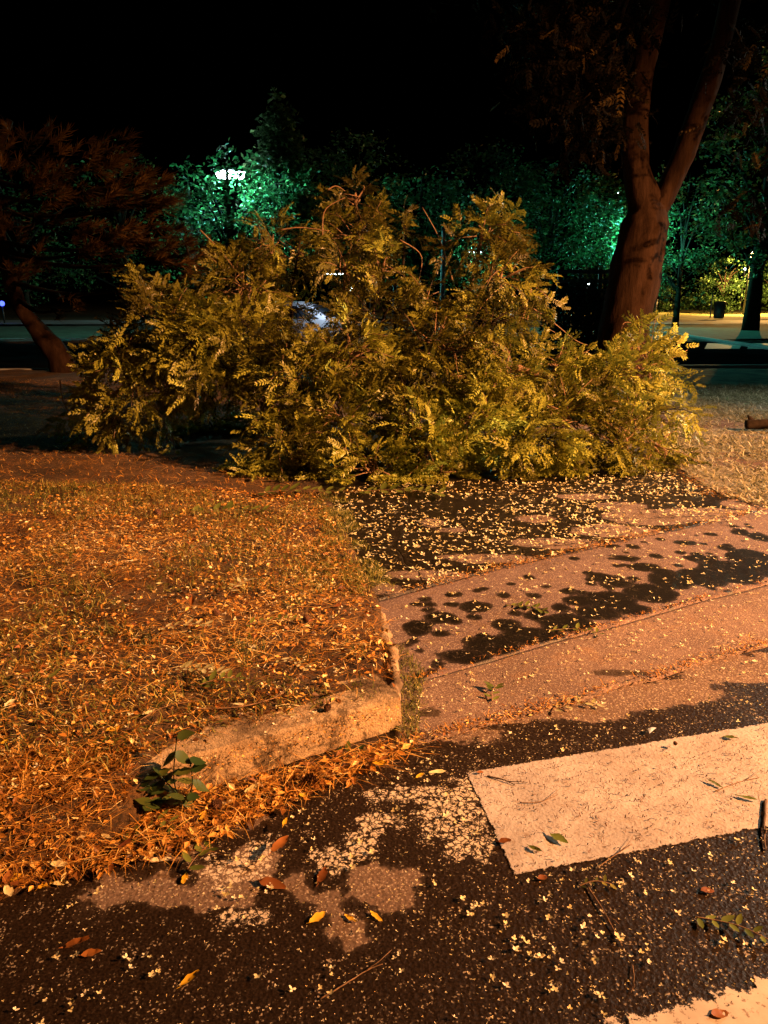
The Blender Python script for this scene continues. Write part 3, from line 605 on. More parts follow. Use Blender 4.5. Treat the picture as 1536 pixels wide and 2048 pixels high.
for (u, v, ru, rv_, n, y) in ((60, 310, 90, 60, 40, 13.5), (120, 350, 80, 50, 34, 13), (215, 300, 50, 40, 18, 13), (240, 380, 80, 45, 34, 12.6), (310, 400, 45, 50, 24, 12.5), (90, 440, 120, 50, 30, 14), (300, 480, 90, 40, 26, 12.2), (370, 520, 55, 45, 22, 12), (190, 500, 60, 45, 14, 12.8), (40, 540, 60, 50, 14, 14), (120, 620, 60, 25, 5, 14), (270, 580, 50, 30, 6, 13), (-60, 380, 80, 160, 30, 14)):
    c = D(u, v, y); tj = ptr[np.argmin(np.abs(ptr[:, 2]-c[2]-.2))]
    b = MB(); b.tube(spline([tj, (tj+c)/2+[0, 0, -.15], c], 12), np.linspace(.06, .015, 12), 6); X_ = []
    for _ in range(n):
        a = rng.uniform(0, 6.28); q = math.sqrt(rng.uniform()); e = D(u+ru*q*math.cos(a), v+rv_*q*math.sin(a), y+rng.uniform(-.8, .8)); X_.append(e)
        if _ % 3 == 0: b.tube(spline([c+(tj-c)*.2, (c+e)/2+[0, 0, -.05], e], 6), np.linspace(.018, .006, 6), 5)
    lo = b.build('limb', M['bark_dark'], pt, off=op); X_ = np.array(X_)
    dirs = unit((X_-tj)*[1, .6, 0]+rng.normal(size=X_.shape)*.5+[0, 0, .9])
    V, Fc = instances(TVn, TFn, X_-op, dirs, rvec(len(X_)), rng.uniform(.17, .30, len(X_)))
    link('needles', mesh('needles', V, Fc, {'rnd': np.repeat(np.clip(rng.normal(.5, .25, len(X_)), 0, 1), len(TVn))}, False), M['needle_green'], lo)

# ------------------------------------------------------------------ park trees beyond the far road
TVl = np.array([[0, 0, 0], [.5, .26, .05], [1, 0, -.1], [.5, -.26, .05]]); TFl = np.array([[0, 3, 2, 1]])
def park_tree(u, vb, y, wpx, vtop, vlow, label, n=150, per=26, size=.22, trunk=.2, cone=False, lean=0, ground=0.02, mat='teal'):
    base = D(u, vb, y); base[2] = ground; root = empty('park_tree', base, label=label, cat='tree', group='trees in the park beyond the fallen crown')
    top = D(u, vtop, y)[2]; low = D(u, vlow, y)[2]; w = wpx/2/F*y; H = top
    MB().tube(spline([(0, 0, -.1), (lean*.2, 0, H*.3), (lean*.6, 0, H*.6), (lean, 0, H*.93)], 14), np.linspace(trunk, trunk*.2, 14), 9, rough=.3).build('trunk', M['bark_dark'], root)
    cs = []
    while len(cs) < n:
        q = rng.uniform(-1, 1, 3); rr_ = np.linalg.norm(q)
        if rr_ > 1 or rr_ < .35: continue
        t = (q[2]+1)/2; k = (1-t*.85) if cone else 1
        cs.append(np.array([q[0]*w*k+lean*t, q[1]*w*k*.9, low+(top-low)*t]))
    cs = np.array(cs); lm = MB()
    for c in cs[::max(1, n//14)]: lm.tube(spline([(lean*.4, 0, max(low*.8, c[2]*.6)), (c*[.5, .5, .9]), c], 7), np.linspace(trunk*.35, .02, 7), 5)
    lm.build('limbs', M['bark_dark'], root)
    P = clumps(cs, .5 if not cone else .4, per, .5 if cone else .7); m_ = len(P)
    X_ = unit(rvec(m_)*[1, 1, .5]); V, Fc = instances(TVl, TFl, P, X_, unit(rvec(m_)+[0, 0, .7]), rng.uniform(.6, 1.3, m_)*size)
    link('crown', mesh('crown', V, Fc, {'rnd': np.repeat(np.clip(rng.normal(.5, .25, m_), 0, 1), 4)}, False), M[mat], root); return root
park_tree(568, 650, 34.4, 230, 190, 560, 'tall conifer glowing teal to the right of the glaring lamp', 230, 34, .26, .25, True)
park_tree(470, 650, 31, 230, 290, 520, 'dark branchy tree in front of the glaring lamp', 95, 18, .24)
park_tree(395, 650, 38, 170, 330, 600, 'dim tree just left of the glaring lamp', 70, 22)
park_tree(720, 650, 40, 260, 260, 600, 'dark green tree behind the tallest shoots of the fallen crown', 170, 26)
park_tree(840, 650, 34, 220, 330, 610, 'rounded dark tree behind the pale post', 150, 26)
park_tree(960, 650, 38, 260, 290, 600, 'broad dark tree behind the right half of the fallen crown', 180, 26)
park_tree(1090, 650, 42, 240, 330, 570, 'green tree left of the forked trunk behind the fence', 190, 26)
park_tree(1195, 640, 46.5, 130, 350, 570, 'bright green lit tree close behind the forked trunk', 170, 30, .26)
park_tree(1350, 650, 46, 220, 320, 620, 'dim green tree between the forked trunk and the bin', 160, 26)
park_tree(1500, 655, 40, 260, 60, 560, 'dark broad tree with black trunk at the right edge', 260, 26, .24, .42)
park_tree(1440, 640, 82, 110, 520, 632, 'small tree lit orange behind the bright lawn', 90, 26, .3, .2)
park_tree(1540, 640, 84, 90, 520, 625, 'small orange lit tree right of the black trunk', 60, 26, .3, .2)
park_tree(1330, 640, 84, 110, 570, 632, 'low olive tree at the left end of the bright lawn', 50, 26, .3, .2)
park_tree(260, 660, 44, 300, 300, 610, 'black tree behind the pine', 90, 22)
park_tree(60, 660, 44, 300, 300, 610, 'black tree behind the leaning pine trunk', 90, 22)

# hedge ball
h0 = G(1150, 700); hb = empty('hedge_ball', h0, label='round black bush left of the forked trunk', cat='bush')
n = 5200; d = rvec(n); d[:, 2] = np.abs(d[:, 2])*1.0; rr_ = (rng.uniform(.75, 1, n)+fbm(d[:, 0]*3, d[:, 1]*3+d[:, 2]*3, 3)*.2)
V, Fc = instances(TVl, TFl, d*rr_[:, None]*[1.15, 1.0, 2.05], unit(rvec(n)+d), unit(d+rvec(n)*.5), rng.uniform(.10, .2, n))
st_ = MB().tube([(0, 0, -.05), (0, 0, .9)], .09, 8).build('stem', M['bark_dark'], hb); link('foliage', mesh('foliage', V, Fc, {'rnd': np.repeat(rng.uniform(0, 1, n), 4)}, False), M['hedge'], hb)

# slatted fence
fx = empty('slatted_fence', (D(1180, 555, 31)[0], 31, 0), label='dark fence of horizontal slats left of the forked trunk', cat='fence')
for k in range(7): MB().box((0, 0, .45+k*.36), (2.6, .04, .15)).build('slat', M['wood'], fx, False)
for x in (-1.2, -.4, .4, 1.2): MB().box((x, .06, 1.36), (.12, .08, 2.75)).build('post', M['dark_metal'], fx, False)
# pale post
pp = D(885, 580, 29); pr = empty('pale_post', (pp[0], 29, 0), label='slim pale bluish post rising behind the fallen crown', cat='post')
MB().tube([(0, 0, 0), (0, 0, 2), (0, 0, 4.0)], [.10, .09, .075], 12).build('shaft', M['far_kerb'], pr); MB().tube([(0, 0, 4.0), (0, 0, 4.05), (0, 0, 4.1)], [.10, .11, .03], 12).build('cap', M['dark_metal'], pr)
# bin and thin posts
bp = G(1437, 637, .12); bn = empty('litter_bin', bp, label='dark litter bin on the bright lawn', cat='litter bin')
MB().tube([(0, 0, 0), (0, 0, .1), (0, 0, 1.15)], [.33, .40, .46], 14).build('bin_body', M['dark_metal'], bn); MB().tube([(0, 0, 1.15), (0, 0, 1.2), (0, 0, 1.32)], [.52, .54, .30], 14).build('lid', M['dark_metal'], bn)
for (u, vb, vt, w, lab) in ((1420, 636, 592, .05, 'thin signpost on the bright lawn beside the bin'), (1310, 632, 603, .09, 'short bollard at the left end of the bright lawn')):
    q = G(u, vb, .12); h = D(u, vt, q[1])[2]; r0 = empty('park_post', q, label=lab, cat='post'); MB().tube([(0, 0, 0), (0, 0, h*.5), (0, 0, h)], w, 8).build('shaft', M['steel'], r0)
    MB().tube([(0, 0, h), (0, 0, h+.06), (0, 0, h+.12)], [w*1.6, w*1.7, w*.4], 8).build('cap', M['dark_metal'], r0)
# small park lamps glimmering through the leaves
for (u, v, y, rad, gm, lab) in ((700, 577, 70, .24, 'cool_glow', 'round park lamp glimmering above the fallen crown, left of a pair'), (740, 582, 74, .16, 'head_glow', 'fainter park lamp between two brighter ones above the crown'), (808, 580, 72, .22, 'cool_glow', 'round park lamp glimmering just left of the pale post'),
                              (492, 455, 66, .22, 'yellow_glow', 'yellow park lamp just above the far white street lamp'), (4, 607, 50, .16, 'blue_glow', 'small blue lamp at the left edge of the park'), (1176, 567, 60, .14, 'cool_glow', 'tiny park lamp under the slatted fence'), (1238, 384, 60, .14, 'cool_glow', 'tiny high lamp beside the forked trunk'), (1490, 538, 90, .12, 'cool_glow', 'tiny lamp in front of the dark broad tree')):
    q = D(u, v, y); r0 = empty('park_lamp', (q[0], y, 0), label=lab, cat='park lamp', group='small lamps in the park')
    MB().tube([(0, 0, 0), (0, 0, q[2]*.5), (0, 0, q[2]-rad*.8)], .05, 8).build('pole', M['dark_metal'], r0)
    a = np.linspace(-1.4, 1.4, 9); MB().tube([(0, 0, q[2]+rad*math.sin(t)) for t in a], [rad*math.cos(t) for t in a], 14).build('globe', M[gm], r0)

# ------------------------------------------------------------------ cars
def car(loc, rz, body, label, head=None, tail=None):
    r0 = empty('parked_car', loc, rz, label=label, cat='car', group='cars parked beyond the fallen crown')
    prof = [(-2.1, .35), (-2.15, .62), (-2.05, .92), (-1.75, 1.0), (-1.25, 1.34), (-.7, 1.45), (.25, 1.43), (.65, 1.32), (1.15, .98), (1.9, .84), (2.12, .66), (2.14, .35)]
    secs = [(-.86, .0), (-.80, .03), (-.3, .06), (.3, .06), (.80, .03), (.86, .0)]; V = []
    for yv, _ in secs:
        for x, z in prof:
            tuck = .16*max(0, (z-.95)/.5); s2 = 1-tuck/.86*(1 if abs(yv) > .7 else .5); V.append((x, yv*s2, z+(_ if z > .6 else 0)))
    np_ = len(prof); Fc = []
    for a in range(len(secs)-1):
        for b in range(np_): c_ = (b+1) % np_; Fc.append((a*np_+b, a*np_+c_, (a+1)*np_+c_, (a+1)*np_+b))
    Fc.append(tuple(range(np_-1, -1, -1))); Fc.append(tuple((len(secs)-1)*np_+b for b in range(np_)))
    link('body', mesh('body', V, Fc, {'rnd': [0]*len(V)}, False), M[body], r0)
    for sd in (-1, 1):
        for xw in (-1.3, 1.3):
            w = MB().tube([(xw, sd*.72, .32), (xw, sd*.8, .32), (xw, sd*.88, .32)], [.32, .33, .31], 20).build('wheel', M['rubber'], r0); MB().tube([(xw, sd*.87, .32), (xw, sd*.885, .32), (xw, sd*.895, .32)], [.2, .2, .18], 14).build('rim', M['steel'], w)
        yy = sd*.86; MB().add([(-1.2, yy*.975, 1.02), (-.85, yy*.9, 1.37), (.2, yy*.9, 1.37), (.9, yy*.975, 1.02), (-1.2, yy*.985+sd*.01, 1.01), (-.85, yy*.91+sd*.01, 1.36), (.2, yy*.91+sd*.01, 1.36), (.9, yy*.985+sd*.01, 1.01)], [(0, 1, 2, 3), (7, 6, 5, 4), (0, 4, 5, 1), (1, 5, 6, 2), (2, 6, 7, 3), (3, 7, 4, 0)]).build('side_window', M['glass'], r0, False)
        MB().box((2.1, sd*.62, .68), (.1, .34, .15)).build('headlight', M[head or 'steel'], r0, False); MB().box((-2.1, sd*.66, .75), (.1, .26, .15)).build('tail_light', M[tail or 'rubber'], r0, False)
    MB().add([(1.13, -.66, 1.05), (1.13, .66, 1.05), (.66, .58, 1.38), (.66, -.58, 1.38), (1.16, -.66, 1.07), (1.16, .66, 1.07), (.69, .58, 1.40), (.69, -.58, 1.40)], [(3, 2, 1, 0), (4, 5, 6, 7), (0, 1, 5, 4), (1, 2, 6, 5), (2, 3, 7, 6), (3, 0, 4, 7)]).build('windscreen', M['glass'], r0, False)
    MB().add([(-1.74, -.66, 1.06), (-1.74, .66, 1.06), (-1.25, .58, 1.40), (-1.25, -.58, 1.40), (-1.77, -.66, 1.08), (-1.77, .66, 1.08), (-1.28, .58, 1.42), (-1.28, -.58, 1.42)], [(0, 1, 2, 3), (7, 6, 5, 4), (4, 5, 1, 0), (5, 6, 2, 1), (6, 7, 3, 2), (7, 4, 0, 3)]).build('rear_window', M['glass'], r0, False)
    return r0
q = D(592, 640, 23.5); car((q[0], 23.5, .01), R(-8), 'car_paint', 'silver car parked behind the left half of the fallen crown')
q = D(672, 600, 41); car((q[0], 41, .06), R(60), 'car_dark', 'dark car with red tail lights beyond the silver car', 'head_glow', 'red_glow')
make_lamp((D(790, 480, 21.5)[0], 21.5, 0), 2.1, R(170), (.72, .84, 1.0), 380, M['cool_glow'], 'short added lamp hidden behind the tallest shoots, lighting the silver car', spot=R(80), aim=(float(q[0])+.3, 24.5, .3))  # added lamp, kept out of sight, throws pale light on the car

# ------------------------------------------------------------------ litter, grass (one mass each)
def strokes(P, Lmin, Lmax, w, tilt, curve=.15, flat=False):
    n = len(P); a = rng.uniform(0, 6.283, n); L = rng.uniform(Lmin, Lmax, n); el = np.abs(rng.normal(0, tilt, n))
    d = np.stack([np.cos(a)*np.cos(el), np.sin(a)*np.cos(el), np.sin(el)], 1); s2 = unit(np.cross(d, [0, 0, 1.]))+rng.normal(size=(n, 3))*.2
    m1 = P+d*L[:, None]*.5+s2*(L*rng.normal(0, curve, n))[:, None]; e = P+d*L[:, None]+[0, 0, -.0]; wv = s2*w
    m1[:, 2] += rng.uniform(0, .01, n)
    V = np.stack([P-wv, P+wv, m1+wv, m1-wv, e], 1).reshape(-1, 3); b = np.arange(n)*5
    return V, np.concatenate([np.stack([b, b+1, b+2, b+3], 1), np.stack([b+3, b+2, b+4, b+4], 1)])
def fixq(V, Fc): return V, Fc
verge_poly = [(-300, 960), (200, 955), (640, 975), (655, 1000), (690, 1080), (755, 1205), (780, 1300), (795, 1385), (700, 1420), (560, 1452), (420, 1500), (340, 1520), (290, 1545), (250, 1600), (0, 1690), (-300, 1770)]
tri = lambda m_: m_
def stuffobj(name, V, Fc, A, mat, label, cat):
    k = len(V)//len(A); faces = [tuple(dict.fromkeys(f)) for f in Fc.tolist()]
    return tag(link(name, mesh(name, V, faces, {'rnd': np.repeat(A, k)}, False), mat), label, cat, kind='stuff')
P = scatter(verge_poly, 36000, .1); P[:, 2] = 0
zz = np.concatenate([on_verge(P[i:i+1500]) for i in range(0, len(P), 1500)]); P[:, 2] = zz+rng.uniform(0, .018, len(P))
PN = P[fbm(P[:, 0]*1.1+9, P[:, 1]*2.1, 61) > rng.normal(-.22, .15, len(P))]; P_ = P; P = PN; V, Fc = strokes(P, .03, .12, .0009, .10, .05)
stuffobj('needle_litter', V, Fc, np.clip(rng.normal(.42, .27, len(P))+fbm(P[:, 0]*2, P[:, 1]*2, 30)*.5, 0, 1), M['litter'], 'dry orange pine needles strewn over the left verge', 'needle litter')
P = P_; pg = P[rng.uniform(size=len(P)) < .75]; pg = pg[(fbm(pg[:, 0]*1.3, pg[:, 1]*1.3, 40) > .02)]
V, Fc = strokes(pg, .02, .055, .0016, .7, .2)
stuffobj('verge_grass', V, Fc, np.clip(rng.normal(.5, .25, len(pg)), 0, 1), M['grass'], 'sparse dry grass on the left verge', 'grass')
NC = 20000; pc = P[fbm(P[:, 0]*1.7, P[:, 1]*1.7, 51) > rng.normal(-.15, .2, len(P))][:NC]+[0, 0, .006]; NC = len(pc); V, Fc = instances(TVl, TFl, pc, unit(rvec(NC)*[1, 1, .3]), unit(rvec(NC)*.7+[0, 0, 1]), .006+.03*rng.uniform(size=NC)**2.2)
stuffobj('leaf_crumbs', V, Fc, np.clip(rng.normal(.5, .32, NC), 0, 1), M['litter'], 'crumbled brown and yellow leaf bits over the left verge', 'leaf litter')
gut = [(-200, 1700), (0, 1670), (240, 1600), (340, 1585), (400, 1592), (640, 1532), (790, 1494), (830, 1502), (700, 1560), (560, 1620), (420, 1690), (300, 1720), (0, 1790), (-200, 1830)]
P = scatter(gut, 2600, .012); P[:, 2] += rng.uniform(0, .035, len(P))
V, Fc = strokes(P, .04, .13, .0009, .12, .06)
stuffobj('gutter_needles', V, Fc, np.clip(rng.normal(.45, .25, len(P)), 0, 1), M['litter'], 'drift of orange pine needles in the gutter below the kerb', 'needle litter')
P = scatter(gut, 4200, .01); P[:, 2] += rng.uniform(0, .03, len(P)); V, Fc = instances(TVl, TFl, P, unit(rvec(4200)*[1, 1, .3]), unit(rvec(4200)*.7+[0, 0, 1]), .008+.04*rng.uniform(size=4200)**2)
stuffobj('gutter_leaf_bits', V, Fc, np.clip(rng.normal(.4, .32, 4200), 0, 1), M['litter'], 'torn brown leaf bits in the gutter below the kerb', 'leaf litter')
rp = [(1536, 1018), (1450, 996), (1390, 968), (1325, 900), (1370, 800), (1370, 770), (1536, 775), (1700, 780), (1700, 1000)]
P = scatter(rp, 26000, .02, lambda P: (fbm(P[:, 0]*.9, P[:, 1]*.9, 77) > rng.normal(-.2, .2, len(P)))); P[:, 2] = np.concatenate([right_V[((right_V[:, None, :2]-P[None, i:i+1000, :2])**2).sum(2).argmin(0), 2] for i in range(0, len(P), 1000)]); V, Fc = strokes(P, .04, .11, .0045, .35, .2)
stuffobj('right_grass', V, Fc, np.clip(rng.normal(.5, .25, len(P)), 0, 1), M['grass_right'], 'short pale grass on the right verge', 'grass')
bp_ = [(0, 760), (200, 760), (200, 900), (460, 930), (640, 975), (0, 975), (-200, 975), (-200, 760)]
P = scatter(bp_, 15000, .05); P[:, 2] = np.concatenate([on_verge(P[i:i+1500]) for i in range(0, len(P), 1500)]); V, Fc = strokes(P, .03, .09, .0018, .25, .06)
stuffobj('back_litter', V, Fc, np.clip(rng.normal(.4, .25, len(P)), 0, 1), M['litter'], 'needle litter on the dark ground left of the fallen crown', 'needle litter')
P = scatter([(340, 1530), (560, 1468), (800, 1400), (800, 1440), (560, 1505), (380, 1560)], 420, ZV+.008); V, Fc = instances(TVl, TFl, P, unit(rvec(420)*[1, 1, .2]), unit(rvec(420)*.4+[0, 0, 1]), rng.uniform(.004, .014, 420))
stuffobj('kerb_crumbs', V, Fc, np.clip(rng.normal(.5, .3, 420), 0, 1), M['litter'], 'dry leaf crumbs and grit on top of the old kerb', 'leaf litter')
jl = []
for Q, n, w in ((S_, 1500, .028), (J, 900, .022), (K, 500, .012), (mid[:5], 500, .03), (RF[:4], 900, .07)):
    p = resample(ext(Q, 0, 0), rng.uniform(0, 1, n)); k = fbm(p[:, 0]*3, p[:, 1]*3, 71) > rng.normal(-.1, .2, n); p = p[k]; p = p+rng.normal(size=p.shape)*[w, w, 0]; p[:, 2] = .024+rng.uniform(0, .008, len(p)); jl.append(p)
P = np.concatenate(jl); V, Fc = strokes(P, .01, .05, .0011, .12, .12); V2, F2 = instances(TVl, TFl, P, unit(rvec(len(P))*[1, 1, .2]), unit(rvec(len(P))*.5+[0, 0, 1]), .004+.018*rng.uniform(size=len(P))**2)
stuffobj('joint_needles', V, Fc, np.clip(rng.normal(.35, .25, len(P)), 0, 1), M['litter'], 'reddish needles caught in the pavement joints', 'needle litter')
stuffobj('joint_crumbs', V2, F2, np.clip(rng.normal(.35, .3, len(P)), 0, 1), M['litter'], 'brown leaf crumbs caught in the pavement joints', 'leaf litter')
slp = [(-200, 1560), (0, 1560), (290, 1540), (265, 1600), (200, 1660), (0, 1760), (-200, 1820)]
P = scatter(slp, 3200, .06); P[:, 2] = on_verge(P)+rng.uniform(.002, .02, len(P)); V, Fc = strokes(P, .03, .11, .0009, .12, .06); V2, F2 = instances(TVl, TFl, P, unit(rvec(len(P))*[1, 1, .3]), unit(rvec(len(P))*.6+[0, 0, 1]), .005+.028*rng.uniform(size=len(P))**2)
stuffobj('slope_needles', V, Fc, np.clip(rng.normal(.35, .27, len(P)), 0, 1), M['litter'], 'pine needles over the soil bank that buries the left end of the kerb', 'needle litter')
stuffobj('slope_crumbs', V2, F2, np.clip(rng.normal(.35, .32, len(P)), 0, 1), M['litter'], 'brown leaf bits over the soil bank that buries the left end of the kerb', 'leaf litter')
# green fringe of grass along the path edge
fr = [(640, 985), (700, 1000), (725, 1080), (790, 1185), (760, 1205), (700, 1190), (660, 1150), (640, 1090)]
P = scatter(fr, 2600, .05, lambda P: fbm(P[:, 0]*6, P[:, 1]*6, 4) > -.1); P[:, 2] = on_verge(P); V, Fc = strokes(P, .02, .06, .0016, .6, .2)
stuffobj('edge_grass', V, Fc, np.clip(rng.normal(.55, .25, len(P)), 0, 1), M['grass'], 'olive fringe of grass between verge and wet path', 'grass')
fr2 = [(785, 1290), (805, 1290), (850, 1345), (835, 1500), (800, 1500), (805, 1400)]
P = scatter(fr2, 1000, .012); V, Fc = strokes(P, .015, .045, .0012, .7, .2)
stuffobj('joint_weeds', V, Fc, np.clip(rng.normal(.4, .25, len(P)), 0, 1), M['grass'], 'low weeds in the joint beside the kerb end', 'weeds')

# petals
def flower(seed, k=4):
    r = np.random.default_rng(seed); V = []; Fc = []
    for t in range(k):
        a = t/k*6.283+r.normal()*.35; d = np.array([math.cos(a), math.sin(a), 0]); p = np.array([-d[1], d[0], 0]); L = r.uniform(.7, 1.1); w = r.uniform(.35, .55); i = len(V); up = r.uniform(.1, .55)
        V += [np.zeros(3), d*L*.5+p*w*.7+[0, 0, .25*up], d*L+p*w*.3+[0, 0, up], d*L-p*w*.3+[0, 0, up*.8], d*L*.5-p*w*.7+[0, 0, .3*up]]; Fc.append([i, i+4, i+3, i+2, i+1])
    V = np.array(V); V[:, 2] += .05; return V, np.array(Fc)
def petal_mass(name, P, smin, smax, label):
    Vs, Fs, A, n = [], [], [], 0; k = rng.integers(0, 3, len(P))
    for t in range(3):
        TV, TF = flower(t+50, 2 if t < 2 else 3); q = P[k == t]; V, Fc = instances(TV, TF, q, unit(rvec(len(q))*[1, 1, .15]), unit(rvec(len(q))*.25+[0, 0, 1]), rng.uniform(smin, smax, len(q)))
        Vs.append(V); Fs.append(Fc+n); n += len(V); A.append(np.repeat(rng.uniform(0, 1, len(q)), len(TV)))
    return tag(link(name, mesh(name, np.concatenate(Vs), np.concatenate(Fs), {'rnd': np.concatenate(A)}, False), M['petal']), label, 'petals', kind='stuff')
path_poly = [(655, 985), (760, 960), (1000, 960), (1330, 940), (1430, 985), (1400, 1010), (1536, 1010), (1536, 1030), (1240, 1080), (850, 1170), (765, 1195), (700, 1090)]
P = scatter(path_poly, 2500, zP+.022, lambda P: fbm(P[:, 0]*2.5, P[:, 1]*2.5, 5) > rng.normal(-.25, .25, len(P))); petal_mass('path_petals', P, .012, .022, 'pale petals sprinkled over the wet path in front of the fallen crown')
petal_mass('pavement_petals', slab_pet+[0, 0, .002], .008, .016, 'pale petals scattered over the damp pavement slab')
P = scatter([(810, 1370), (1536, 1170), (1536, 1290), (1160, 1400), (840, 1480)], 420, zA+.008); petal_mass('strip_petals', P, .005, .011, 'pale petal crumbs on the flush kerb strip')
road_poly = [(0, 1800), (400, 1690), (800, 1500), (1160, 1405), (1536, 1300), (1536, 1445), (932, 1546), (1028, 1752), (1536, 1655), (1536, 1955), (1225, 2048), (0, 2048)]
wd = lambda P: (rng.uniform(size=len(P)) < np.clip(.15+.85*(P[:, 0]+1.2)/1.6, .12, 1))
P = scatter(road_poly, 2600, .008, wd); petal_mass('road_petal_crumbs', P, .0014, .0042, 'tiny cream petal crumbs all over the wet road')
P = scatter([(0, 1640), (700, 1430), (790, 1400), (760, 1250), (600, 1000), (200, 1000), (0, 1100)], 1300, .12); P[:, 2] = on_verge(P)+.018; petal_mass('verge_petals', P, .005, .012, 'pale petals sprinkled over the left verge')
# dark crumbs on the white stripe
P = scatter([(940, 1552), (1536, 1452), (1536, 1650), (1034, 1744)], 900, .0055); V, Fc = strokes(P, .002, .016, .0011, .05, .3)
stuffobj('dark_crumbs', V, Fc, np.zeros(len(P)), M['cone'], 'dark specks and stalk bits on the white crossing stripe', 'crumbs')
P = scatter(verge_poly, 700, .1); P[:, 2] = on_verge(P)+.012; V, Fc = instances(TVl, TFl, P, unit(rvec(700)*[1, 1, .25]), unit(rvec(700)*.5+[0, 0, 1]), .02+.04*rng.uniform(size=700)**2)
stuffobj('lawn_leaves', V, Fc, np.clip(rng.normal(.4, .35, 700), 0, 1), M['brown'], 'curled brown leaves mixed into the needle litter of the left verge', 'leaf litter')
tc = scatter(verge_poly, 90, .1); P = np.repeat(tc, 34, axis=0)+rng.normal(size=(90*34, 3))*[.03, .03, 0]; P[:, 2] = on_verge(P); V, Fc = strokes(P, .03, .09, .0013, .75, .15)
stuffobj('lawn_tufts', V, Fc, np.clip(rng.normal(.35, .25, len(P)), 0, 1), M['grass'], 'scattered olive grass tufts on the left verge', 'grass')
# whole blossoms: individuals
fm = []
for t in range(4):
    TV, TF = flower(t+3, 3+t % 2); me = mesh('blossom', TV*.0082, TF, {'rnd': [.2+.25*t]*len(TV)}, False); me.materials.append(M['petal']); fm.append(me)
zones = [([(0, 1800), (400, 1700), (640, 1600), (830, 1500), (930, 1546), (1020, 1752), (800, 1800), (0, 1830)], 95, 'cream blossom on the dark road between the gutter and the white stripe'),
         ([(0, 1835), (800, 1805), (900, 1800), (900, 2048), (0, 2048)], 38, 'cream blossom on the damp road at the bottom left, in front of the gutter'),
         ([(910, 1795), (1030, 1756), (1536, 1660), (1536, 1950), (1225, 2045), (910, 2048)], 110, 'cream blossom on the black road just below the white stripe'),
         ([(840, 1500), (1160, 1410), (1536, 1310), (1536, 1440), (932, 1540)], 57, 'cream blossom on the black road between the white stripe and the kerb strip')]
for poly, n, lab in zones:
    cen = scatter(poly, n//2+1, .008); pts = []
    for c in cen:
        for _ in range(rng.choice([1, 1, 2, 4])): pts.append(c+[rng.normal()*.02, rng.normal()*.02, 0])
    while len(pts) < n: pts.append(scatter(poly, 1, .008)[0])
    for p in pts[:n]:
        o = bpy.data.objects.new('blossom', fm[rng.integers(0, 4)]); COL.objects.link(o); o.location = tuple(p+[0, 0, .001]); o.rotation_euler = (rng.normal()*.25, rng.normal()*.25, rng.uniform(0, 6.28)); s_ = float(rng.uniform(.65, 1.35)); o.scale = (s_, s_, s_)
        tag(o, lab, 'blossom', lab.replace('cream blossom', 'cream blossoms'))

# ------------------------------------------------------------------ single leaves
def leaf_obj(u, v, L, w, rot, mat, label, z=.012, rnd=.5, curl=.15, name='fallen_leaf', cat='leaf'):
    p = G(u, v, z); n = 9; V = []
    for i in range(n):
        t = i/(n-1); wd_ = w*math.sin(math.pi*min(1, t*.96+.02))**.75*(1-.25*t)/2; x = (t-.5)*L; zc = curl*L*((t-.5)**2)*1.1
        V += [(x, -wd_, zc+wd_*.35), (x, 0, zc), (x, wd_, zc+wd_*.35)]
    V += [(-.5*L-.22*L, .05*L, curl*L*.4)]
    Fc = [(3*i+k, 3*i+k+1, 3*i+k+4, 3*i+k+3) for i in range(n-1) for k in (0, 1)] + [(0, 1, 27), (1, 2, 27)]
    V = np.array(V, float)+[0, 0, .001]; V[:, :2] += rng.normal(size=(len(V), 2))*L*.022; V[:, 2] += rng.normal(size=len(V))*L*.02
    o = link(name, mesh(name, V, Fc, {'rnd': [rnd]*len(V)}), M[mat]); o.location = tuple(p); o.rotation_euler = (rng.normal()*.08, rng.normal()*.08, R(rot)); return tag(o, label, cat)
zv = ZV+.02
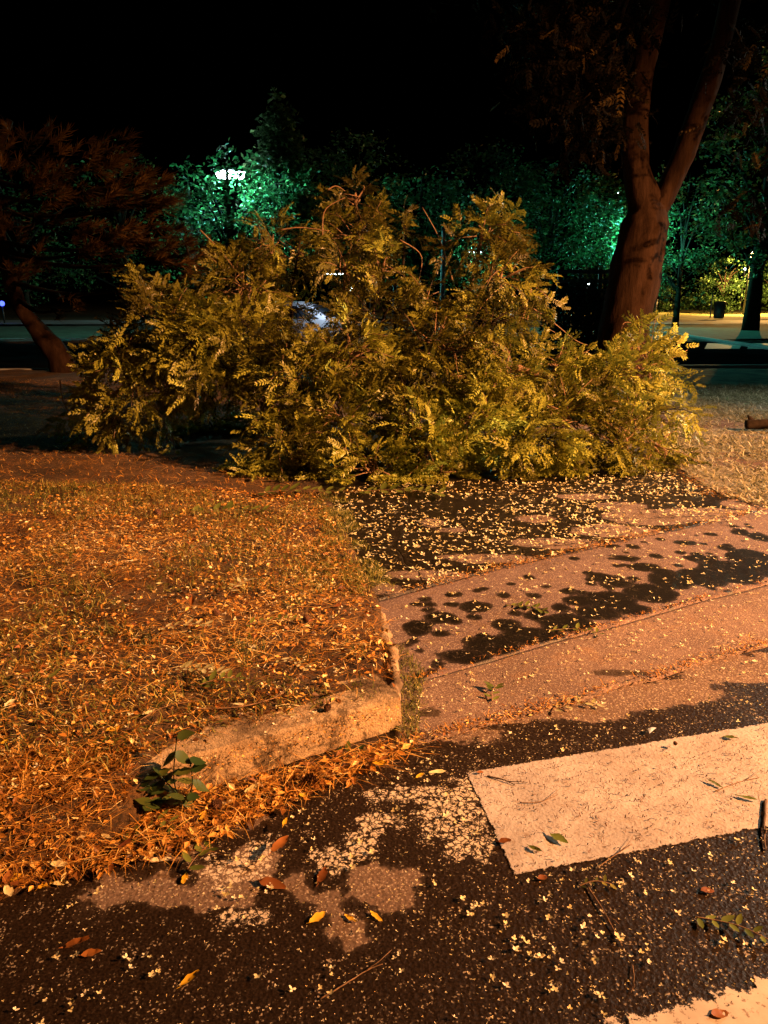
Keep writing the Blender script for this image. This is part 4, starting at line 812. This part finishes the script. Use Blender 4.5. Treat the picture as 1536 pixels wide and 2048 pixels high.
for a in ((92, 1772, .050, .016, 25, 'yellow', 'long yellow leaf at the left edge of the gutter drift'), (122, 1768, .035, .016, 10, 'petal', 'cream leaf touching the yellow leaf at the left of the gutter'),
          (635, 1836, .042, .020, 40, 'yellow', 'oval yellow leaf left of the dry patch on the road'), (702, 1838, .034, .014, -35, 'yellow', 'yellow leaf half under the cream paint flakes, left of its twin'), (752, 1834, .034, .013, -40, 'yellow', 'yellow leaf right of the cream paint flakes'),
          (380, 1958, .040, .018, 45, 'yellow', 'lone yellow leaf nearest the camera at bottom left'), (645, 1752, .050, .024, 75, 'brown', 'orange brown leaf above the small dry patches'), (570, 1645, .030, .012, 80, 'yellow', 'small upright yellow leaf beside the gutter drift'),
          (728, 1506, .045, .010, 0, 'yellow', 'slim yellow leaf near the kerb end'), (704, 1538, .048, .010, -20, 'yellow', 'slim tilted yellow leaf below the kerb end'), (370, 1758, .036, .016, 90, 'yellow', 'yellow leaf on the dry patch of the gutter edge'),
          (545, 1770, .062, .034, -15, 'brown', 'dark reddish leaf on the road beside the worn paint'), (154, 1886, .05, .024, 20, 'brown', 'dark brown leaf on the shaded road at left, upper of two'), (182, 1908, .04, .02, 10, 'brown', 'dark brown leaf on the shaded road at left, lower of two'),
          (635, 1552, .05, .032, 10, 'brown', 'orange brown leaf against the kerb foot'), (470, 1625, .05, .03, 30, 'brown', 'brown leaf in the middle of the gutter drift'), (560, 1690, .06, .028, 60, 'brown', 'brown leaf between the blossoms above the worn paint'),
          (320, 1722, .05, .022, 10, 'petal', 'large cream leaf at the lower rim of the gutter drift'), (455, 1605, .045, .018, 5, 'petal', 'cream leaf under the weed'), (1118, 1678, .050, .026, -50, 'green', 'broad dark leaf lying on the white stripe'), (1070, 1698, .035, .014, -40, 'twig_leaf', 'narrow dark leaf left of the broad one on the white stripe'),
          (1462, 1476, .036, .020, -20, 'green', 'dull leaf near the far edge of the white stripe'), (1430, 1568, .040, .014, -50, 'twig_leaf', 'dark leaf with a curled stalk on the right of the white stripe'), (1496, 1597, .055, .014, -25, 'green', 'slim green leaf at the right of the white stripe'),
          (1010, 1683, .03, .02, 0, 'brown', 'brown leaf on the left rim of the white stripe'), (1085, 1757, .024, .02, 20, 'brown', 'orange leaf just below the white stripe'), (875, 1545, .05, .018, 10, 'petal', 'cream leaf left of the white stripe corner'), (840, 1552, .03, .016, 40, 'yellow', 'small yellow leaf left of the white stripe corner'),
          (1415, 1783, .030, .020, 0, 'brown', 'brown leaf on the black road left of the green sprig'), (1440, 2030, .034, .024, 10, 'brown', 'orange leaf on the ragged stripe at the bottom edge'), (960, 1545, .02, .01, 10, 'brown', 'tiny brown leaf at the white stripe corner')):
    mt = a[5] if a[5] != 'twig_leaf' else 'weed'
    leaf_obj(a[0], a[1], a[2]*1.25, a[3]*1.25, a[4], mt, a[6], z=.009 if a[0] > 930 and a[1] < 1710 else .003 if a[0] > 600 or a[1] > 1700 else .03, rnd=random.uniform(.2, .9))
for a in ((226, 1460, .050, .026, 35, 'yellow', 'bright yellow leaf on the verge above the weed'), (165, 1285, .06, .03, 60, 'brown', 'reddish leaf on the left of the verge'), (55, 1345, .05, .04, 20, 'brown', 'round reddish leaf at the left edge of the verge'),
          (108, 1350, .07, .024, 75, 'grass', 'tall olive leaf on the left of the verge'), (320, 1168, .04, .03, 0, 'petal', 'cream leaf in the middle of the verge'), (265, 1122, .06, .02, 20, 'petal', 'long cream leaf on the upper verge'), (480, 1410, .05, .02, -10, 'petal', 'cream leaf near the kerb top'),
          (300, 1425, .04, .02, 40, 'petal', 'cream leaf below the pale leaf heap'), (20, 1408, .05, .03, 70, 'petal', 'cream leaf at the left edge of the verge'), (10, 1485, .03, .02, 80, 'yellow', 'yellow leaf at the left edge above the kerb')):
    leaf_obj(a[0], a[1], a[2], a[3], a[4], a[5], a[6], z=zv+.012, rnd=random.uniform(.3, .9), curl=.3)
# extra brown leaves heaped in the gutter
for k in range(34):
    P = scatter(gut, 1, .02)[0]; u, v = proj(P[None]); m_ = ('brown', 'yellow', 'petal', 'brown')[k % 4]
    leaf_obj(float(u[0]), float(v[0]), random.uniform(.03, .055), random.uniform(.016, .03), random.uniform(0, 360), m_, 'small %s leaf tangled in the gutter needle drift' % {'brown': 'brown', 'yellow': 'yellow', 'petal': 'cream'}[m_], z=.03+random.uniform(0, .02), rnd=random.random(), curl=.3)['group'] = 'small %s leaves in the gutter drift' % {'brown': 'brown', 'yellow': 'yellow', 'petal': 'cream'}[m_]

# ------------------------------------------------------------------ sprigs, twigs, cones, weed
def sprig(u, v, z, L, rot, mat, label, n=9, ls=.035, spread=60, lw=.45):
    p = G(u, v, z); r0 = empty('leafy_sprig', p, R(rot), label=label, cat='sprig')
    sp = spline([(-L/2, 0, .004), (0, L*.06, .012), (L/2, -L*.03, .006)], 14); MB().tube(sp, np.linspace(.002, .001, 14), 5).build('stalk', M['twig'], r0)
    for k in range(n):
        t = .12+.86*k/(n-1); b = sp[int(t*13)]; an = R(spread)*(1 if k % 2 else -1)+random.uniform(-.35, .35); l = ls*random.uniform(.75, 1.2); d = np.array([math.cos(an), math.sin(an), random.uniform(.0, .35)]); q = np.array([-d[1], d[0], 0])*l*lw*.5
        V = [b, b+d*l*.3+q*.9, b+d*l*.7+q*.8, b+d*l, b+d*l*.7-q*.8, b+d*l*.3-q*.9, b+d*l*.5-[0, 0, l*.06]]
        link('leaflet', mesh('leaflet', V, [(0, 6, 1), (1, 6, 2), (2, 6, 3), (3, 6, 4), (4, 6, 5), (5, 6, 0)], {'rnd': [random.random()]*7}), M[mat], r0)
for a in ((1052, 1218, .016, .22, -25, 'green', 'bright green sprig on the damp pavement', 13, .05), (1150, 1265, .016, .26, -8, 'green', 'dark green sprig crossing the edge of the kerb strip', 11, .045), (988, 1388, .012, .13, 75, 'green', 'small drooping sprig on the kerb strip', 7, .045),
          (1150, 1415, .006, .20, 15, 'pale', 'sprig with pale round leaves at the edge of the kerb strip', 9, .05), (1480, 1868, .003, .22, -28, 'green', 'green sprig with glossy leaves on the black road at right', 12, .040), (1190, 1772, .003, .09, 5, 'grass', 'olive sprig just under the white stripe', 7, .022),
          (400, 1345, zv+.01, .22, -12, 'pale', 'heap of pale leaflets on the verge', 15, .045), (440, 1365, zv+.02, .16, 20, 'green', 'green sprig beside the pale leaflet heap', 11, .05), (370, 1255, zv, .22, 10, 'pale', 'pale sprig above the leaflet heap on the verge', 11, .045), (480, 1172, zv, .18, 70, 'pale', 'pale sprig in the middle of the upper verge', 9, .045),
          (545, 1245, zv-.01, .26, 18, 'green', 'dark green sprig on the middle of the verge', 13, .04), (210, 1500, zv, .15, 10, 'green', 'low green sprig left of the weed', 9, .04), (690, 1512, .02, .09, 15, 'weed', 'bluish green leaves at the foot of the kerb end', 6, .045), (585, 1330, zv, .16, -30, 'pale', 'pale sprig near the kerb end', 9, .035),
          (450, 1025, .07, .6, 10, 'green', 'long green spray on the grass in front of the crown', 17, .10), (690, 1165, .06, .35, -15, 'grass', 'olive spray across the corner of verge and path', 15, .07), (600, 985, .08, .7, 5, 'green', 'broad leafy spray at the edge of grass and crown', 19, .11), (800, 985, .06, .7, -5, 'green', 'leafy spray hanging onto the wet path', 19, .12), (980, 940, .08, .7, 20, 'pale', 'pale fan of leaves at the front of the crown', 19, .13),
          (330, 1650, .03, .10, -20, 'green', 'green leaves in the gutter under the weed', 6, .04), (400, 1718, .012, .10, 60, 'green', 'green sprig at the lower rim of the gutter drift', 6, .045), (255, 1690, .02, .08, 20, 'green', 'green leaves at the left of the gutter drift', 5, .045)):
    sprig(*a)
def twig(pts, z, r, label, mat='twig', fork=True):
    P = [G(u, v, z) for u, v in pts]; o_ = P[0]; m = MB(); sp = spline([p+[0, 0, (i % 2)*.003] for i, p in enumerate(P)], 16); sp[:, :2] += rng.normal(size=(16, 2))*r*.18
    m.tube(sp, np.linspace(r, r*.5, 16), 6)
    if fork: q = sp[9]; m.tube([q, q+unit(sp[12]-q)*.03+[.012, .012, .005], q+unit(sp[12]-q)*.06+[.015, .03, .004]], [r*.6, r*.4, r*.3], 5)
    o = m.build('twig', M[mat], None, off=o_); o.location = tuple(o_); return tag(o, label, 'twig')
for a in (([(1170, 1765), (1205, 1820), (1245, 1892)], .004, .0022, 'thin pale twig running down from the white stripe'), ([(640, 1998), (690, 1970), (735, 1940), (765, 1930)], .004, .002, 'forked pale twig near the bottom edge'), ([(1195, 1735), (1230, 1712), (1264, 1688)], .006, .0016, 'thin twig on the lower edge of the white stripe'),
          ([(1040, 1605), (1080, 1605), (1115, 1590)], .006, .0016, 'short curved twig on the white stripe'), ([(975, 1552), (1010, 1562), (1030, 1570)], .006, .003, 'dark forked twig near the white stripe corner', 'twig_dark'), ([(1430, 1583), (1480, 1565), (1520, 1555)], .006, .0018, 'long curved stalk on the right of the white stripe'),
          ([(380, 1418), (480, 1415), (560, 1390), (600, 1352)], zv+.01, .003, 'long curved stick on the verge near the kerb'), ([(490, 1370), (520, 1400), (545, 1420)], zv+.01, .002, 'short straight stick touching the curved one'), ([(1250, 1270), (1282, 1310), (1268, 1350), (1240, 1380)], .004, .002, 'curved twig on the kerb strip', 'twig_dark'), ([(1185, 1285), (1215, 1320), (1260, 1345)], .004, .0016, 'straight dark twig crossing the kerb strip', 'twig_dark'),
          ([(1380, 905), (1430, 908), (1485, 905), (1500, 912)], .04, .014, 'thin dark branch lying on the right verge', 'twig_dark'), ([(280, 1440), (330, 1415), (400, 1400)], zv+.01, .002, 'slender stick left of the long curved one'), ([(600, 1520), (660, 1500), (770, 1480)], .03, .0018, 'reddish stalk along the kerb foot'), ([(620, 1560), (740, 1530), (820, 1545)], .02, .0016, 'long thin stalk on the road by the kerb end'),
          ([(1265, 1930), (1268, 1960), (1262, 1985)], .004, .0012, 'tiny upright twig near the ragged stripe'), ([(1532, 1600), (1528, 1650), (1530, 1700)], .006, .005, 'dark stick at the right edge of the photo', 'twig_dark')):
    twig(*a)
# thick log end on the right verge
q = G(1490, 858, .06); lg = MB(); lg.tube(spline([(0, 0, .05), (.3, -.05, .07), (.75, -.12, .05), (1.5, -.1, .03)], 20), np.linspace(.05, .085, 20), 12, rough=.4); lg.tube([(.09, 0, .08), (.05, .02, .13), (.02, .02, .16)], [.035, .025, .008], 7)
o = lg.build('log', M['bark_dark']); o.location = tuple(q); tag(o, 'broken dark log lying on the pale grass at the right edge', 'log')
def cone(u, v, z, s_, label):
    p = G(u, v, z); m = MB(); r_s = [.2, .7, 1, .95, .7, .35]; m.tube([(0, 0, k*.34) for k in range(6)], [r*.6 for r in r_s], 10)
    for k in range(60):
        a = k*2.4; t = k/60; rr_ = np.interp(t*5, range(6), r_s)*.62; c = np.array([math.cos(a)*rr_, math.sin(a)*rr_, t*1.7]); d = np.array([math.cos(a), math.sin(a), .35]); q = np.array([-math.sin(a), math.cos(a), 0])*.22
        m.add([c-q, c+q, c+d*.38+q*.6+[0, 0, .06], c+d*.38-q*.6+[0, 0, .06], c+[0, 0, -.12], c+d*.3-[0, 0, .06]], [(0, 1, 2, 3), (4, 5, 1), (0, 4, 5), (2, 5, 3)])
    V = np.concatenate(m.V)*s_; m.V = [V]; o = m.build('pine_cone', M['cone'], None, False); o.location = tuple(p+[0, 0, s_*.6]); o.rotation_euler = (R(80), 0, rng.uniform(0, 6)); tag(o, label, 'pine cone')
for a in ((652, 1425, ZV+.005, .015, 'pine cone resting on the kerb top'), (615, 1245, zv-.02, .018, 'pine cone on the verge below the path corner'), (440, 1232, zv-.02, .020, 'pine cone in the middle of the verge'), (650, 1190, .07, .018, 'pine cone beside the olive spray'), (430, 1610, .03, .018, 'pine cone in the gutter beside the weed'), (608, 1576, .03, .024, 'pine cone among leaves in the gutter right of the weed'), (310, 1030, .07, .03, 'pine cone on the upper verge near the dark shadow'), (1353, 1492, .018, .008, 'tiny dark cone on the white stripe')):
    cone(*a)
# broadleaf weed growing from the foot of the kerb
wb_ = G(372, 1606, .02); wd0 = empty('weed', wb_, label='dark green broad leaved weed growing at the kerb foot', cat='weed')
stems = [((-.02, .0, 0), (-.035, .01, .09), (-.02, .03, .22)), ((0, 0, 0), (-.05, -.01, .08), (-.09, -.01, .13)), ((0, 0, 0), (.025, .0, .07), (.02, .01, .15)), ((0, 0, 0), (-.05, -.04, .04), (-.11, -.07, .05)), ((0, 0, 0), (.0, -.03, .04), (.02, -.05, .06)), ((-.01, 0, 0), (-.06, .0, .05), (-.13, -.02, .08))]
for P in stems:
    sp = spline(P, 10); MB().tube(sp, np.linspace(.003, .0015, 10), 5).build('stem', M['weed'], wd0)
    for t in (5, 7, 9):
        b = sp[t]; 
        for sd in ((1,) if t == 9 else (1, -1)):
            a = rng.uniform(-.5, .5)+sd*1.4-1.2; l = rng.uniform(.034, .056); d = np.array([math.cos(a), math.sin(a), rng.uniform(-.9, .5)]); q = unit(np.array([-d[1], d[0], .1]))*l*.48; n2 = unit(np.cross(d, q))
            V = [b, b+d*l*.05+q*.5, b+d*l*.3+q, b+d*l*.62+q*.8, b+d*l*1.05, b+d*l*.62-q*.8, b+d*l*.3-q, b+d*l*.05-q*.5, b+d*l*.4-n2*l*.08]
            link('leaf', mesh('leaf', V, [(k, (k+1) % 8, 8) for k in range(8)], {'rnd': [rng.uniform()]*9}), M['weed'], wd0)
# little shiny scrap
q = G(1303, 1462, .012); o = link('wrapper_scrap', mesh('wrapper_scrap', [(-.02, -.008, 0), (.02, -.004, .01), (.024, .008, .002), (-.014, .006, .012), (0, 0, .016)], [(0, 1, 4), (1, 2, 4), (2, 3, 4), (3, 0, 4)], smooth=False), M['scrap']); o.location = tuple(q); o.rotation_euler = (0, 0, R(30)); tag(o, 'small shiny bluish wrapper scrap on the road above the white stripe', 'wrapper')
